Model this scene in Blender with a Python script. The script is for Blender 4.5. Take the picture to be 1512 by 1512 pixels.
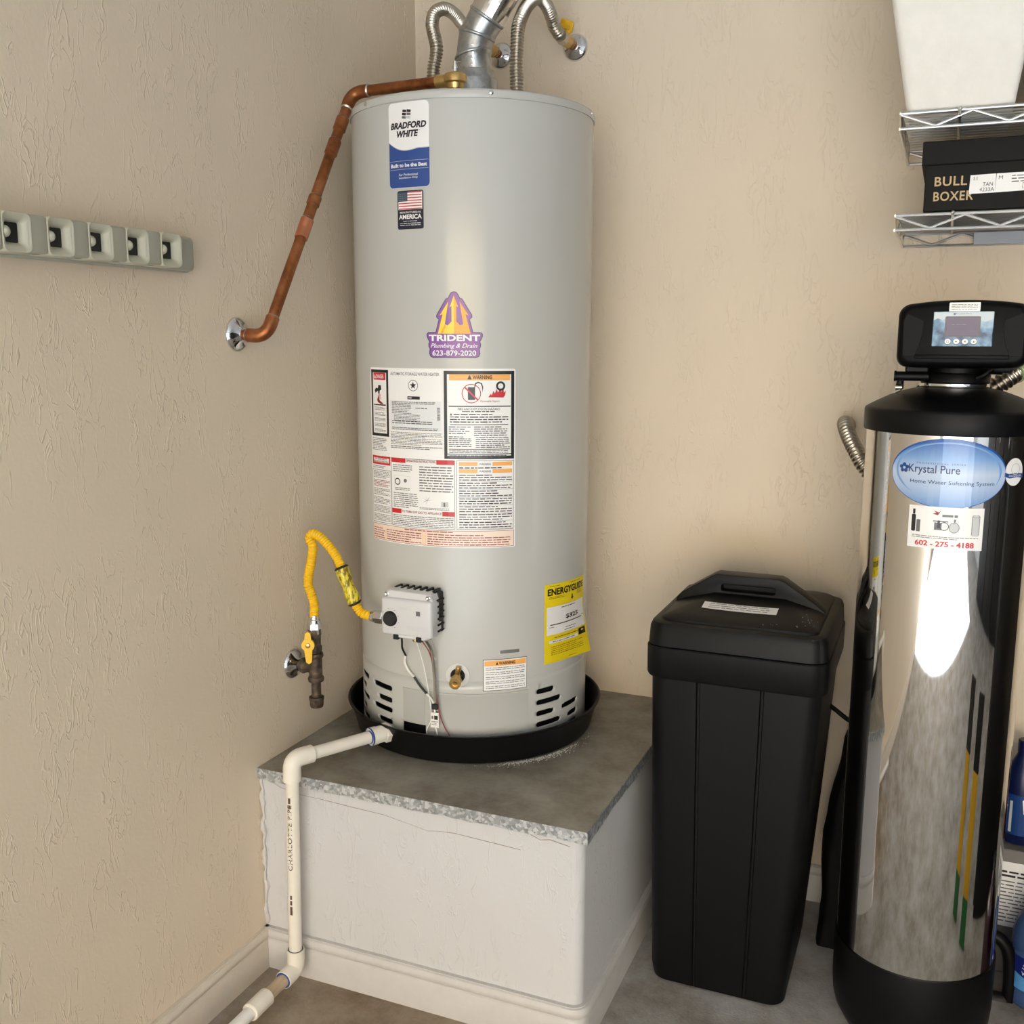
import bpy, bmesh, math, random
from mathutils import Vector, Matrix, geometry
from math import sin, cos, pi, radians

random.seed(7)
scene = bpy.context.scene
for o in list(bpy.data.objects):
    bpy.data.objects.remove(o, do_unlink=True)
COL = scene.collection

# ------------------------------------------------------------------ camera
CAM = Vector((1.2893, -2.4301, 1.3569))
YAW, PITCH, ROLL = .3978, .1673, -.0029
cd = bpy.data.cameras.new('camera')
cd.sensor_width = 36
cd.lens = 1508.4 / 1512 * 36
cd.clip_start = .02
cam = bpy.data.objects.new('camera', cd)
COL.objects.link(cam)
_f = Vector((-sin(YAW) * cos(PITCH), cos(YAW) * cos(PITCH), -sin(PITCH)))
_r = Vector((cos(YAW), sin(YAW), 0))
_d = _f.cross(_r)
_r2 = _r * cos(ROLL) + _d * sin(ROLL)
_d2 = -_r * sin(ROLL) + _d * cos(ROLL)
m = Matrix((_r2, -_d2, -_f)).transposed().to_4x4()
m.translation = CAM
cam.matrix_world = m
scene.camera = cam

# ------------------------------------------------------------------ light
w = bpy.data.worlds.new('sky')
scene.world = w
w.use_nodes = True
nt = w.node_tree
bg = nt.nodes['Background']
sky = nt.nodes.new('ShaderNodeTexSky')
sky.sky_type = 'NISHITA'
sky.sun_disc = False
sky.sun_elevation = radians(34)
sky.sun_rotation = radians(165)
sky.air_density = 1.0
sky.dust_density = 2.5
hs = nt.nodes.new('ShaderNodeHueSaturation')
hs.inputs['Saturation'].default_value = 1.1      # pale desert sky
nt.links.new(sky.outputs[0], hs.inputs['Color'])
nt.links.new(hs.outputs[0], bg.inputs[0])
bg.inputs[1].default_value = 0.155
sd = bpy.data.lights.new('sun', 'SUN')
sd.energy = 12.0
sd.angle = radians(.6)
sd.color = (.80, .93, 1.10)
sun = bpy.data.objects.new('sun', sd)
COL.objects.link(sun)
sun.rotation_euler = (radians(90 - 34), 0, radians(12))   # sun stands in front of the open door, lights driveway and the first metres of floor
# the open garage door guides the skylight samples (portal, gives off no light of its own)
pd = bpy.data.lights.new('door_portal', 'AREA')
pd.shape = 'RECTANGLE'
pd.size, pd.size_y = 4.0, 2.15
pd.cycles.is_portal = True
po = bpy.data.objects.new('door_portal', pd)
COL.objects.link(po)
po.location = (2.35, -6.02, 1.075)
po.rotation_euler = (radians(90), 0, 0)
vs = scene.view_settings
vs.view_transform = 'Standard'
vs.look = 'None'
vs.exposure = 1.8
vs.gamma = 1
vs.use_curve_mapping = False

# ------------------------------------------------------------------ materials
def srgb(c):
    return tuple((x / 255 / 12.92 if x / 255 <= .04045 else ((x / 255 + .055) / 1.055) ** 2.4) for x in c)

MATS = {}
def mat(name, rgb, rough=.5, metal=0., spec=.5, coat=0., trans=0., var=0., vscale=20., bump=0., bscale=200., bdist=.001, stretch=None, ior=None, emit=0):
    if name in MATS:
        return MATS[name]
    M = bpy.data.materials.new(name)
    M.use_nodes = True
    n = M.node_tree.nodes
    l = M.node_tree.links
    b = n['Principled BSDF']
    c = srgb(rgb) + (1,)
    b.inputs['Base Color'].default_value = c
    b.inputs['Roughness'].default_value = rough
    b.inputs['Metallic'].default_value = metal
    b.inputs['Specular IOR Level'].default_value = spec
    b.inputs['Coat Weight'].default_value = coat
    b.inputs['Coat Roughness'].default_value = .08
    b.inputs['Transmission Weight'].default_value = trans
    if ior:
        b.inputs['IOR'].default_value = ior
    tc = n.new('ShaderNodeTexCoord')
    src = tc.outputs['Object']
    if stretch:
        mp = n.new('ShaderNodeMapping')
        mp.inputs['Scale'].default_value = stretch
        l.new(src, mp.inputs[0])
        src = mp.outputs[0]
    if var:
        t = n.new('ShaderNodeTexNoise')
        t.inputs['Scale'].default_value = vscale
        t.inputs['Detail'].default_value = 6
        t.inputs['Roughness'].default_value = .6
        l.new(src, t.inputs['Vector'])
        mr = n.new('ShaderNodeMapRange')
        mr.inputs['From Min'].default_value = .3
        mr.inputs['From Max'].default_value = .7
        mr.inputs['To Min'].default_value = 1 - var
        mr.inputs['To Max'].default_value = 1 + var
        l.new(t.outputs['Fac'], mr.inputs['Value'])
        mx = n.new('ShaderNodeVectorMath')
        mx.operation = 'SCALE'
        mx.inputs[0].default_value = c[:3]
        l.new(mr.outputs[0], mx.inputs['Scale'])
        l.new(mx.outputs[0], b.inputs['Base Color'])
    if bump:
        t2 = n.new('ShaderNodeTexNoise')
        t2.inputs['Scale'].default_value = bscale
        t2.inputs['Detail'].default_value = 4
        l.new(src, t2.inputs['Vector'])
        bp = n.new('ShaderNodeBump')
        bp.inputs['Strength'].default_value = bump
        bp.inputs['Distance'].default_value = bdist
        l.new(t2.outputs['Fac'], bp.inputs['Height'])
        l.new(bp.outputs[0], b.inputs['Normal'])
    MATS[name] = M
    return M

def stucco(name, rgb, strength=.6, dist=.006):
    """painted drywall with skip-trowel / drip texture: sparse vertical ridges"""
    M = bpy.data.materials.new(name)
    M.use_nodes = True
    n = M.node_tree.nodes
    l = M.node_tree.links
    b = n['Principled BSDF']
    b.inputs['Roughness'].default_value = .55
    b.inputs['Specular IOR Level'].default_value = .35
    tc = n.new('ShaderNodeTexCoord')
    mp = n.new('ShaderNodeMapping')
    mp.inputs['Scale'].default_value = (1, 1, .32)
    l.new(tc.outputs['Object'], mp.inputs[0])
    a = n.new('ShaderNodeTexNoise')
    a.inputs['Scale'].default_value = 48
    a.inputs['Detail'].default_value = 2.5
    a.inputs['Distortion'].default_value = .9
    l.new(mp.outputs[0], a.inputs['Vector'])
    # ridge: 1-|x-.5|*k
    s1 = n.new('ShaderNodeMath'); s1.operation = 'SUBTRACT'; s1.inputs[1].default_value = .52
    l.new(a.outputs['Fac'], s1.inputs[0])
    s2 = n.new('ShaderNodeMath'); s2.operation = 'ABSOLUTE'
    l.new(s1.outputs[0], s2.inputs[0])
    rr = n.new('ShaderNodeMapRange'); rr.interpolation_type = 'SMOOTHSTEP'
    rr.inputs['From Min'].default_value = 0
    rr.inputs['From Max'].default_value = .035
    rr.inputs['To Min'].default_value = 1
    rr.inputs['To Max'].default_value = 0
    l.new(s2.outputs[0], rr.inputs['Value'])
    # sparse mask
    k = n.new('ShaderNodeTexNoise')
    k.inputs['Scale'].default_value = 16
    k.inputs['Detail'].default_value = 2
    l.new(mp.outputs[0], k.inputs['Vector'])
    km = n.new('ShaderNodeMapRange'); km.interpolation_type = 'SMOOTHSTEP'
    km.inputs['From Min'].default_value = .42
    km.inputs['From Max'].default_value = .62
    l.new(k.outputs['Fac'], km.inputs['Value'])
    mu = n.new('ShaderNodeMath'); mu.operation = 'MULTIPLY'
    l.new(rr.outputs[0], mu.inputs[0]); l.new(km.outputs[0], mu.inputs[1])
    fine = n.new('ShaderNodeTexNoise')
    fine.inputs['Scale'].default_value = 150
    fine.inputs['Detail'].default_value = 3
    l.new(tc.outputs['Object'], fine.inputs['Vector'])
    fm = n.new('ShaderNodeMath'); fm.operation = 'MULTIPLY_ADD'; fm.inputs[1].default_value = .22
    l.new(fine.outputs['Fac'], fm.inputs[0]); l.new(mu.outputs[0], fm.inputs[2])
    bp = n.new('ShaderNodeBump')
    bp.inputs['Strength'].default_value = strength
    bp.inputs['Distance'].default_value = dist
    l.new(fm.outputs[0], bp.inputs['Height'])
    l.new(bp.outputs[0], b.inputs['Normal'])
    v = n.new('ShaderNodeTexNoise'); v.inputs['Scale'].default_value = 3; v.inputs['Detail'].default_value = 5
    l.new(tc.outputs['Object'], v.inputs['Vector'])
    mr = n.new('ShaderNodeMapRange')
    mr.inputs['To Min'].default_value = .94
    mr.inputs['To Max'].default_value = 1.06
    l.new(v.outputs['Fac'], mr.inputs['Value'])
    mx = n.new('ShaderNodeVectorMath'); mx.operation = 'SCALE'
    mx.inputs[0].default_value = srgb(rgb)
    l.new(mr.outputs[0], mx.inputs['Scale'])
    l.new(mx.outputs[0], b.inputs['Base Color'])
    return M

def ramp_mat(name, scale, stops, rough=.5, metal=0., detail=8, bump=0., bdist=.002, bscale=120, stretch=(1, 1, 1), nrough=.6, voronoi=False):
    M = bpy.data.materials.new(name)
    M.use_nodes = True
    n = M.node_tree.nodes
    l = M.node_tree.links
    b = n['Principled BSDF']
    b.inputs['Roughness'].default_value = rough
    b.inputs['Metallic'].default_value = metal
    tc = n.new('ShaderNodeTexCoord')
    mp = n.new('ShaderNodeMapping')
    mp.inputs['Scale'].default_value = stretch
    l.new(tc.outputs['Object'], mp.inputs[0])
    if voronoi:
        t = n.new('ShaderNodeTexVoronoi')
        t.inputs['Scale'].default_value = scale
        out = t.outputs['Color']
        sx = n.new('ShaderNodeSeparateColor')
        l.new(out, sx.inputs[0])
        out = sx.outputs[0]
    else:
        t = n.new('ShaderNodeTexNoise')
        t.inputs['Scale'].default_value = scale
        t.inputs['Detail'].default_value = detail
        t.inputs['Roughness'].default_value = nrough
        out = t.outputs['Fac']
    l.new(mp.outputs[0], t.inputs['Vector'])
    r = n.new('ShaderNodeValToRGB')
    while len(r.color_ramp.elements) < len(stops):
        r.color_ramp.elements.new(.5)
    for e, (p, c) in zip(r.color_ramp.elements, stops):
        e.position = p
        e.color = srgb(c) + (1,)
    l.new(out, r.inputs[0])
    l.new(r.outputs[0], b.inputs['Base Color'])
    if bump:
        t2 = n.new('ShaderNodeTexNoise')
        t2.inputs['Scale'].default_value = bscale
        t2.inputs['Detail'].default_value = 6
        l.new(mp.outputs[0], t2.inputs['Vector'])
        bp = n.new('ShaderNodeBump')
        bp.inputs['Strength'].default_value = bump
        bp.inputs['Distance'].default_value = bdist
        l.new(t2.outputs['Fac'], bp.inputs['Height'])
        l.new(bp.outputs[0], b.inputs['Normal'])
    return M

WALL = stucco('beige_wall', (224, 208, 184), .36, .003)
PLAT = stucco('cream_stucco', (201, 201, 201), .4, .0025)
TRIM = mat('cream_trim', (199, 196, 192), .5, var=.05, vscale=25, bump=.1, bscale=60)
CEIL = mat('ceiling_white', (218, 219, 219), .8)
CONC = ramp_mat('concrete', 5, [(.3, (122, 109, 94)), (.46, (152, 146, 138)), (.6, (174, 171, 166)), (.75, (190, 188, 184))], .85, bump=.5, bscale=160, bdist=.002, nrough=.75)
# brown soil stain on the slab in front of the platform
_n = CONC.node_tree.nodes; _l = CONC.node_tree.links; _b = _n['Principled BSDF']
_src = _b.inputs['Base Color'].links[0].from_socket
_tc = _n.new('ShaderNodeTexCoord'); _nz = _n.new('ShaderNodeTexNoise'); _nz.inputs['Scale'].default_value = 5; _nz.inputs['Detail'].default_value = 6
_l.new(_tc.outputs['Object'], _nz.inputs['Vector'])
_ds = _n.new('ShaderNodeVectorMath'); _ds.operation = 'DISTANCE'; _ds.inputs[1].default_value = (.30, -.80, 0)
_l.new(_tc.outputs['Object'], _ds.inputs[0])
_ad = _n.new('ShaderNodeMath'); _ad.operation = 'MULTIPLY_ADD'; _ad.inputs[1].default_value = .35
_l.new(_nz.outputs['Fac'], _ad.inputs[0]); _l.new(_ds.outputs['Value'], _ad.inputs[2])
_mr = _n.new('ShaderNodeMapRange'); _mr.interpolation_type = 'SMOOTHSTEP'
_mr.inputs['From Min'].default_value = .38; _mr.inputs['From Max'].default_value = .62; _mr.inputs['To Min'].default_value = .75; _mr.inputs['To Max'].default_value = 0
_l.new(_ad.outputs[0], _mr.inputs['Value'])
_mx = _n.new('ShaderNodeMix'); _mx.data_type = 'RGBA'; _mx.blend_type = 'MULTIPLY'; _mx.inputs['B'].default_value = srgb((222, 196, 160)) + (1,)
_l.new(_mr.outputs[0], _mx.inputs['Factor']); _l.new(_src, _mx.inputs['A']); _l.new(_mx.outputs['Result'], _b.inputs['Base Color'])
DRIVE = mat('driveway_concrete', (182, 180, 176), .9, var=.08, vscale=2)
GREY = mat('grey_enamel', (190, 190, 184), .2, spec=.42, coat=.1)
GREYD = mat('dark_interior', (18, 18, 18), .8)
BLKP = mat('black_plastic', (7, 7, 9), .45, spec=.22, var=.12, vscale=12, bump=.12, bscale=700, bdist=.0004)
BINP = mat('black_polyethylene', (7, 7, 9), .45, spec=.22, var=.1, vscale=6, bump=.15, bscale=500, bdist=.0005)
PANP = mat('black_pan_plastic', (9, 9, 11), .4, spec=.28, var=.15, vscale=9)
GALV = ramp_mat('galvanized_spangle', 170, [(0, (150, 155, 158)), (.5, (182, 187, 190)), (1, (225, 228, 230))], .4, .6, voronoi=True)
GALVTOP = ramp_mat('dusty_galvanized', 9, [(.3, (112, 104, 92)), (.5, (146, 140, 128)), (.62, (160, 155, 144)), (.8, (182, 178, 168))], .5, .2, bump=.12, bscale=50, nrough=.7)
VENT = ramp_mat('vent_galvanized', 110, [(0, (162, 164, 164)), (.5, (174, 176, 176)), (1, (188, 190, 190))], .3, .9, voronoi=True)
STEEL = mat('corrugated_steel', (190, 182, 168), .28, 1)
CHROME = mat('chrome', (225, 225, 226), .08, 1)
MIRROR = mat('polished_stainless', (222, 220, 217), .035, 1, bump=.010, bscale=3, bdist=.003, stretch=(3, 3, .3))
FOIL = mat('aluminium_foil_tape', (225, 222, 220), .2, 1)
COPPER = ramp_mat('aged_copper', 28, [(.3, (110, 62, 34)), (.5, (150, 92, 54)), (.7, (176, 116, 76))], .38, .85, stretch=(1, 1, 1))
COPPERN = mat('bright_copper', (214, 140, 104), .3, 1, var=.1, vscale=60)
SOLDER = mat('solder', (190, 186, 180), .35, 1)
BRASS = mat('brass', (204, 172, 112), .28, 1, var=.12, vscale=60)
IRON = ramp_mat('black_iron', 70, [(.35, (52, 44, 38)), (.55, (92, 78, 64)), (.75, (124, 108, 90))], .6, .5)
YELL = mat('yellow_coating', (240, 190, 20), .4)
YTAG = ramp_mat('yellow_tag', 160, [(.42, (120, 100, 10)), (.52, (226, 208, 60)), (.8, (240, 226, 90))], .4, stretch=(1, 1, .4))
YHAND = mat('yellow_handle', (226, 176, 26), .45, var=.1, vscale=80)
WHITEP = mat('white_plastic', (236, 234, 228), .45)
PVC = mat('white_pvc', (232, 226, 212), .38, var=.05, vscale=18)
PVCD = ramp_mat('dirty_pvc', 30, [(.35, (170, 144, 112)), (.55, (206, 188, 160)), (.75, (226, 216, 196))], .5, stretch=(1, .15, 1))
BLUEP = mat('blue_primer', (40, 70, 140), .5)
RACK = mat('sage_plastic', (162, 161, 144), .42)
RACKL = mat('sage_plastic_rim', (186, 184, 164), .4)
RUBBER = mat('black_rubber', (22, 22, 24), .6)
FOAM = mat('white_foam', (238, 234, 224), .8, var=.03, vscale=30, bump=.35, bscale=90, bdist=.004)
WIRE = mat('shelf_chrome', (226, 225, 222), .3, 1)
CARD = mat('dark_grey_card', (27, 25, 23), .6, spec=.15, var=.05, vscale=10)
CARDB = mat('brown_card', (76, 64, 52), .75, var=.05)
PAPER = mat('white_paper', (240, 239, 236), .38, coat=.2)
P_W = PAPER
P_K = mat('print_black', (26, 26, 28), .4, coat=.2)
P_G = mat('print_grey', (104, 104, 104), .4, coat=.2)
P_LG = mat('print_light_grey', (198, 200, 200), .4, coat=.2)
P_R = mat('print_red', (200, 34, 44), .4, coat=.2)
P_DR = mat('print_dark_red', (140, 40, 40), .4)
P_O = mat('print_orange', (240, 176, 96), .4, coat=.2)
P_PO = mat('print_pale_orange', (244, 222, 204), .4, coat=.2)
P_B = mat('print_blue', (38, 74, 142), .35, coat=.3)
P_N = mat('print_navy', (22, 26, 46), .35, coat=.3)
P_FB = mat('print_flag_blue', (60, 76, 92), .4)
P_Y = mat('print_yellow', (240, 214, 30), .45)
P_TY = mat('print_trident_yellow', (250, 212, 50), .35, coat=.3)
P_TO = mat('print_trident_gold', (240, 166, 36), .35, coat=.3)
P_P = mat('print_purple', (134, 80, 160), .35, coat=.3)
P_DP = mat('print_dark_purple', (74, 52, 104), .35, coat=.3)
P_TAN = mat('print_tan', (196, 168, 122), .5)
P_LB = mat('print_label_blue', (28, 72, 138), .3, coat=.4)
P_PIPE = mat('print_pipe_brown', (92, 70, 60), .5)

# ------------------------------------------------------------------ object helpers
def tag(o, label, cat, group=None):
    o['label'] = label
    o['category'] = cat
    if group:
        o['group'] = group
    return o

def root(name, loc, label, cat, group=None):
    o = bpy.data.objects.new(name, None)
    o.empty_display_size = .05
    o.location = loc
    COL.objects.link(o)
    return tag(o, label, cat, group)

def wloc(o):
    v = Vector((0, 0, 0))
    while o:
        v += o.location
        o = o.parent
    return v

def finish(name, bm_, mats, parent=None, smooth=True, sharp=40, fixn=True):
    """link a bmesh (world coordinates) as one mesh object; its origin is put at its own centre"""
    if fixn:
        bmesh.ops.recalc_face_normals(bm_, faces=bm_.faces)
    me = bpy.data.meshes.new(name)
    bm_.to_mesh(me)
    bm_.free()
    if not isinstance(mats, (list, tuple)):
        mats = [mats]
    for x in mats:
        me.materials.append(x)
    if smooth:
        me.polygons.foreach_set('use_smooth', [True] * len(me.polygons))
        me.set_sharp_from_angle(angle=radians(sharp))
    o = bpy.data.objects.new(name, me)
    COL.objects.link(o)
    off = wloc(parent) if parent else Vector((0, 0, 0))
    o.parent = parent
    me.transform(Matrix.Translation(-off))
    return o

def struct(o):
    o['kind'] = 'structure'
    return o

def origin_to(o, p):
    """move a parentless mesh's origin"""
    p = Vector(p)
    o.data.transform(Matrix.Translation(o.location - p))
    o.location = p
    return o

def box(b, lo, hi, bev=0, seg=2, mi=0, mtx=None):
    lo = Vector(lo); hi = Vector(hi)
    r = bmesh.ops.create_cube(b, size=1)
    vs_ = r['verts']
    for v in vs_:
        v.co = Vector((lo[i] + (v.co[i] + .5) * (hi[i] - lo[i]) for i in range(3)))
    fs = set(f for v in vs_ for f in v.link_faces)
    if bev:
        es = set(e for v in vs_ for e in v.link_edges)
        rr = bmesh.ops.bevel(b, geom=list(es), offset=bev, segments=seg, profile=.5, affect='EDGES')
        vs_ = set(v for f in rr['faces'] for v in f.verts) | set(v for v in vs_ if v.is_valid)
        fs = set(f for v in vs_ for f in v.link_faces)
    for f in fs:
        f.material_index = mi
    if mtx is not None:
        for v in set(v for f in fs for v in f.verts):
            v.co = mtx @ v.co
    return fs

def ring_loft(b, rings, close0=True, close1=True, mi=0, closed=True):
    vr = [[b.verts.new(p) for p in r] for r in rings]
    n_ = len(vr[0])
    for a, c in zip(vr[:-1], vr[1:]):
        for i in range(n_ if closed else n_ - 1):
            j = (i + 1) % n_
            f = b.faces.new((a[i], a[j], c[j], c[i]))
            f.material_index = mi
    if close0:
        b.faces.new(vr[0][::-1]).material_index = mi
    if close1:
        b.faces.new(vr[-1]).material_index = mi
    return vr

def frame(d):
    d = Vector(d).normalized()
    a = Vector((0, 0, 1)) if abs(d.z) < .9 else Vector((1, 0, 0))
    u_ = d.cross(a).normalized()
    return u_, d.cross(u_).normalized()

def circ(c, u_, v_, r, n_=16):
    c = Vector(c)
    return [c + u_ * (r * cos(2 * pi * i / n_)) + v_ * (r * sin(2 * pi * i / n_)) for i in range(n_)]

def lathe(b, base, axis, prof, n_=24, mi=0, close0=True, close1=True):
    """prof: (distance along axis, radius)"""
    base = Vector(base); axis = Vector(axis).normalized()
    u_, v_ = frame(axis)
    return ring_loft(b, [circ(base + axis * h, u_, v_, max(r, 1e-5), n_) for h, r in prof], close0, close1, mi)

def rod(b, p0, p1, r, n_=8, mi=0):
    p0 = Vector(p0); p1 = Vector(p1)
    return lathe(b, p0, p1 - p0, [(0, r), ((p1 - p0).length, r)], n_, mi)

def hexnut(b, p0, axis, h, r, mi=0):
    lathe(b, p0, axis, [(0, r * .9), (h * .12, r), (h * .88, r), (h, r * .9)], 6, mi)

def catmull(P, step=.002):
    P = [Vector(p) for p in P]
    Q = [P[0] * 2 - P[1]] + P + [P[-1] * 2 - P[-2]]
    out = []
    for i in range(1, len(Q) - 2):
        p0, p1, p2, p3 = Q[i - 1:i + 3]
        n_ = max(2, int((p2 - p1).length / step))
        for k in range(n_):
            t = k / n_
            out.append(.5 * ((2 * p1) + (p2 - p0) * t + (2 * p0 - 5 * p1 + 4 * p2 - p3) * t * t + (3 * p1 - p0 - 3 * p2 + p3) * t ** 3))
    out.append(P[-1])
    # resample at even arc length
    L = [0]
    for a, c in zip(out[:-1], out[1:]):
        L.append(L[-1] + (c - a).length)
    N = max(2, int(L[-1] / step))
    res = []
    j = 0
    for k in range(N + 1):
        s = L[-1] * k / N
        while j < len(L) - 2 and L[j + 1] < s:
            j += 1
        t = (s - L[j]) / max(1e-9, L[j + 1] - L[j])
        res.append(out[j].lerp(out[j + 1], t))
    return res

def sweep(b, path, rad, n_=12, mi=0, caps=True):
    """rad: number or function(arc length)"""
    path = [Vector(p) for p in path]
    rings = []
    s = 0
    d0 = (path[1] - path[0]).normalized()
    u_, v_ = frame(d0)
    for i, p in enumerate(path):
        if i == 0:
            d = d0
        elif i == len(path) - 1:
            d = (path[i] - path[i - 1]).normalized()
        else:
            d = (path[i + 1] - path[i - 1]).normalized()
        if i:
            s += (p - path[i - 1]).length
            u_ = (u_ - d * u_.dot(d)).normalized()
            v_ = d.cross(u_).normalized()
        r = rad(s) if callable(rad) else rad
        rings.append(circ(p, u_, v_, r, n_))
    ring_loft(b, rings, caps, caps, mi)

def corrugated(b, pts, r, pitch=.0042, amp=.11, n_=14, mi=0):
    pth = catmull(pts, pitch / 6)
    sweep(b, pth, lambda s: r * (1 + amp * sin(2 * pi * s / pitch)), n_, mi)

def elbow_pts(a, c, e, r, n_=8):
    """rounded corner a-c-e with bend distance r from corner"""
    a, c, e = Vector(a), Vector(c), Vector(e)
    p = c + (a - c).normalized() * r
    q = c + (e - c).normalized() * r
    return [(p * (1 - t) ** 2 + c * 2 * t * (1 - t) + q * t * t) for t in [k / n_ for k in range(n_ + 1)]]

def rrect(cx, cy, wx, wy, r, z, n_=6, grooves=()):
    """rounded rectangle outline (counter-clockwise); grooves: (x offset from cx) notches on the front (-y) side"""
    P = []
    hx, hy = wx / 2, wy / 2
    P.append((cx - hx + r, cy - hy))
    for g, wdt, dep in grooves:
        P += [(cx + g - wdt, cy - hy), (cx + g - wdt * .5, cy - hy + dep), (cx + g + wdt * .5, cy - hy + dep), (cx + g + wdt, cy - hy)]
    for sx, sy, a0 in ((1, -1, -90), (1, 1, 0), (-1, 1, 90), (-1, -1, 180)):
        for k in range(n_ + 1):
            a = radians(a0 + 90 * k / n_)
            if sx == -1 and sy == -1 and k == n_:
                continue
            P.append((cx + sx * (hx - r) + r * cos(a), cy + sy * (hy - r) + r * sin(a)))
    return [Vector((x, y, z)) for x, y in P]

# ------------------------------------------------------------------ printed decals
_TXT = {}
def text_mesh(s, bold=0., shear=0., sp=1.):
    k = (s, bold, shear, sp)
    if k not in _TXT:
        cu = bpy.data.curves.new('txt', 'FONT')
        cu.body = s
        cu.offset = bold
        cu.shear = shear
        cu.space_character = sp
        cu.resolution_u = 3
        ob = bpy.data.objects.new('txt', cu)
        COL.objects.link(ob)
        dg = bpy.context.evaluated_depsgraph_get()
        me = bpy.data.meshes.new_from_object(ob.evaluated_get(dg))
        V = [(v.co.x, v.co.y) for v in me.vertices]
        F = [tuple(p.vertices) for p in me.polygons]
        bpy.data.objects.remove(ob, do_unlink=True)
        bpy.data.curves.remove(cu)
        bpy.data.meshes.remove(me)
        x0 = min(v[0] for v in V); x1 = max(v[0] for v in V)
        y0 = min(v[1] for v in V); y1 = max(v[1] for v in V)
        _TXT[k] = ([((x - x0) / (x1 - x0), (y - y0) / (y1 - y0)) for x, y in V], F)
    return _TXT[k]

class Decal:
    def __init__(self, mapper, step=None, base=.0005, dl=.00035):
        self.map = mapper; self.step = step; self.items = []; self.mats = []; self.base = base; self.dl = dl
    def mi(self, M):
        if M not in self.mats:
            self.mats.append(M)
        return self.mats.index(M)
    def add(self, V, F, M, layer):
        self.items.append((V, F, self.mi(M), layer))
    def rect(self, x0, y0, x1, y1, M, layer=0, r=0):
        if r:
            P = [(p.x, p.y) for p in rrect((x0 + x1) / 2, (y0 + y1) / 2, abs(x1 - x0), abs(y1 - y0), r, 0, 5)]
            self.poly(P, M, layer)
        else:
            self.add([(x0, y0), (x1, y0), (x1, y1), (x0, y1)], [(0, 1, 2, 3)], M, layer)
    def frame(self, x0, y0, x1, y1, t, M, layer=1):
        self.rect(x0, y0, x1, y0 + t, M, layer); self.rect(x0, y1 - t, x1, y1, M, layer)
        self.rect(x0, y0 + t, x0 + t, y1 - t, M, layer); self.rect(x1 - t, y0 + t, x1, y1 - t, M, layer)
    def poly(self, P, M, layer=0):
        T = geometry.tessellate_polygon([[Vector((x, y, 0)) for x, y in P]])
        self.add(list(P), [tuple(t) for t in T], M, layer)
    def disc(self, cx, cy, rx, ry, M, layer=1, n_=28):
        self.poly([(cx + rx * cos(2 * pi * i / n_), cy + ry * sin(2 * pi * i / n_)) for i in range(n_)], M, layer)
    def ring(self, cx, cy, r, t, M, layer=1, n_=28, asp=1):
        V = []; F = []
        for i in range(n_):
            a = 2 * pi * i / n_
            V += [(cx + r * cos(a), cy + r * asp * sin(a)), (cx + (r - t) * cos(a), cy + (r - t) * asp * sin(a))]
        for i in range(n_):
            j = (i + 1) % n_
            F.append((2 * i, 2 * j, 2 * j + 1, 2 * i + 1))
        self.add(V, F, M, layer)
    def text(self, s, cx, cy, wd, ht, M, layer=1, bold=0., shear=0., rot=0., sp=1.):
        V, F = text_mesh(s, bold, shear, sp)
        c, s_ = cos(rot), sin(rot)
        Q = []
        for x, y in V:
            X = (x - .5) * wd; Y = (y - .5) * ht
            Q.append((cx + X * c - Y * s_, cy + X * s_ + Y * c))
        self.add(Q, F, M, layer)
    def lines(self, x0, ytop, x1, ybot, n_, M=None, layer=1, fill=.42, last=.6, gap=.12):
        """rows of unreadable small print as word-length marks"""
        M = M or P_G
        p = (ytop - ybot) / n_
        for i in range(n_):
            y = ytop - p * (i + .5)
            x = x0
            end = x1 if random.random() > .25 else x0 + (x1 - x0) * random.uniform(last, 1)
            while x < end - p * .5:
                wd = min(p * random.uniform(.9, 3.4), end - x)
                h = p * fill * random.uniform(.8, 1.1)
                self.rect(x, y - h / 2, x + wd, y + h / 2, M, layer)
                x += wd + p * random.uniform(.25, .5)
    def build(self, name, parent, label=None):
        big = bmesh.new()
        for V, F, mi, layer in self.items:
            b = bmesh.new()
            vv = [b.verts.new((x, y, 0)) for x, y in V]
            for f in F:
                if len(set(f)) < 3:
                    continue
                try:
                    b.faces.new([vv[i] for i in f])
                except ValueError:
                    pass
            if self.step:
                xs = [x for x, y in V]
                a, c = min(xs), max(xs)
                if c - a > self.step * .8:
                    k = math.ceil(a / self.step)
                    while k * self.step < c:
                        bmesh.ops.bisect_plane(b, geom=b.verts[:] + b.edges[:] + b.faces[:], plane_co=(k * self.step, 0, 0), plane_no=(1, 0, 0), dist=1e-7)
                        k += 1
            bmesh.ops.recalc_face_normals(b, faces=b.faces)
            mp = {}
            off = self.base + self.dl * layer
            for v in b.verts:
                mp[v] = big.verts.new(self.map(v.co.x, v.co.y, off))
            for f in b.faces:
                try:
                    nf = big.faces.new([mp[v] for v in f.verts])
                    nf.material_index = mi
                except ValueError:
                    pass
            b.free()
        o = finish(name, big, self.mats, parent, smooth=False, fixn=False)
        if label:
            o['label'] = label
        return o

def cylmap(c, r, th0):
    def f(x, y, off):
        a = th0 + x / r
        return Vector((c[0] + (r + off) * cos(a), c[1] + (r + off) * sin(a), y))
    return f

def planemap(o, ux, uy):
    o, ux, uy = Vector(o), Vector(ux).normalized(), Vector(uy).normalized()
    n_ = ux.cross(uy).normalized()
    return lambda x, y, off: o + ux * x + uy * y + n_ * off

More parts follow.
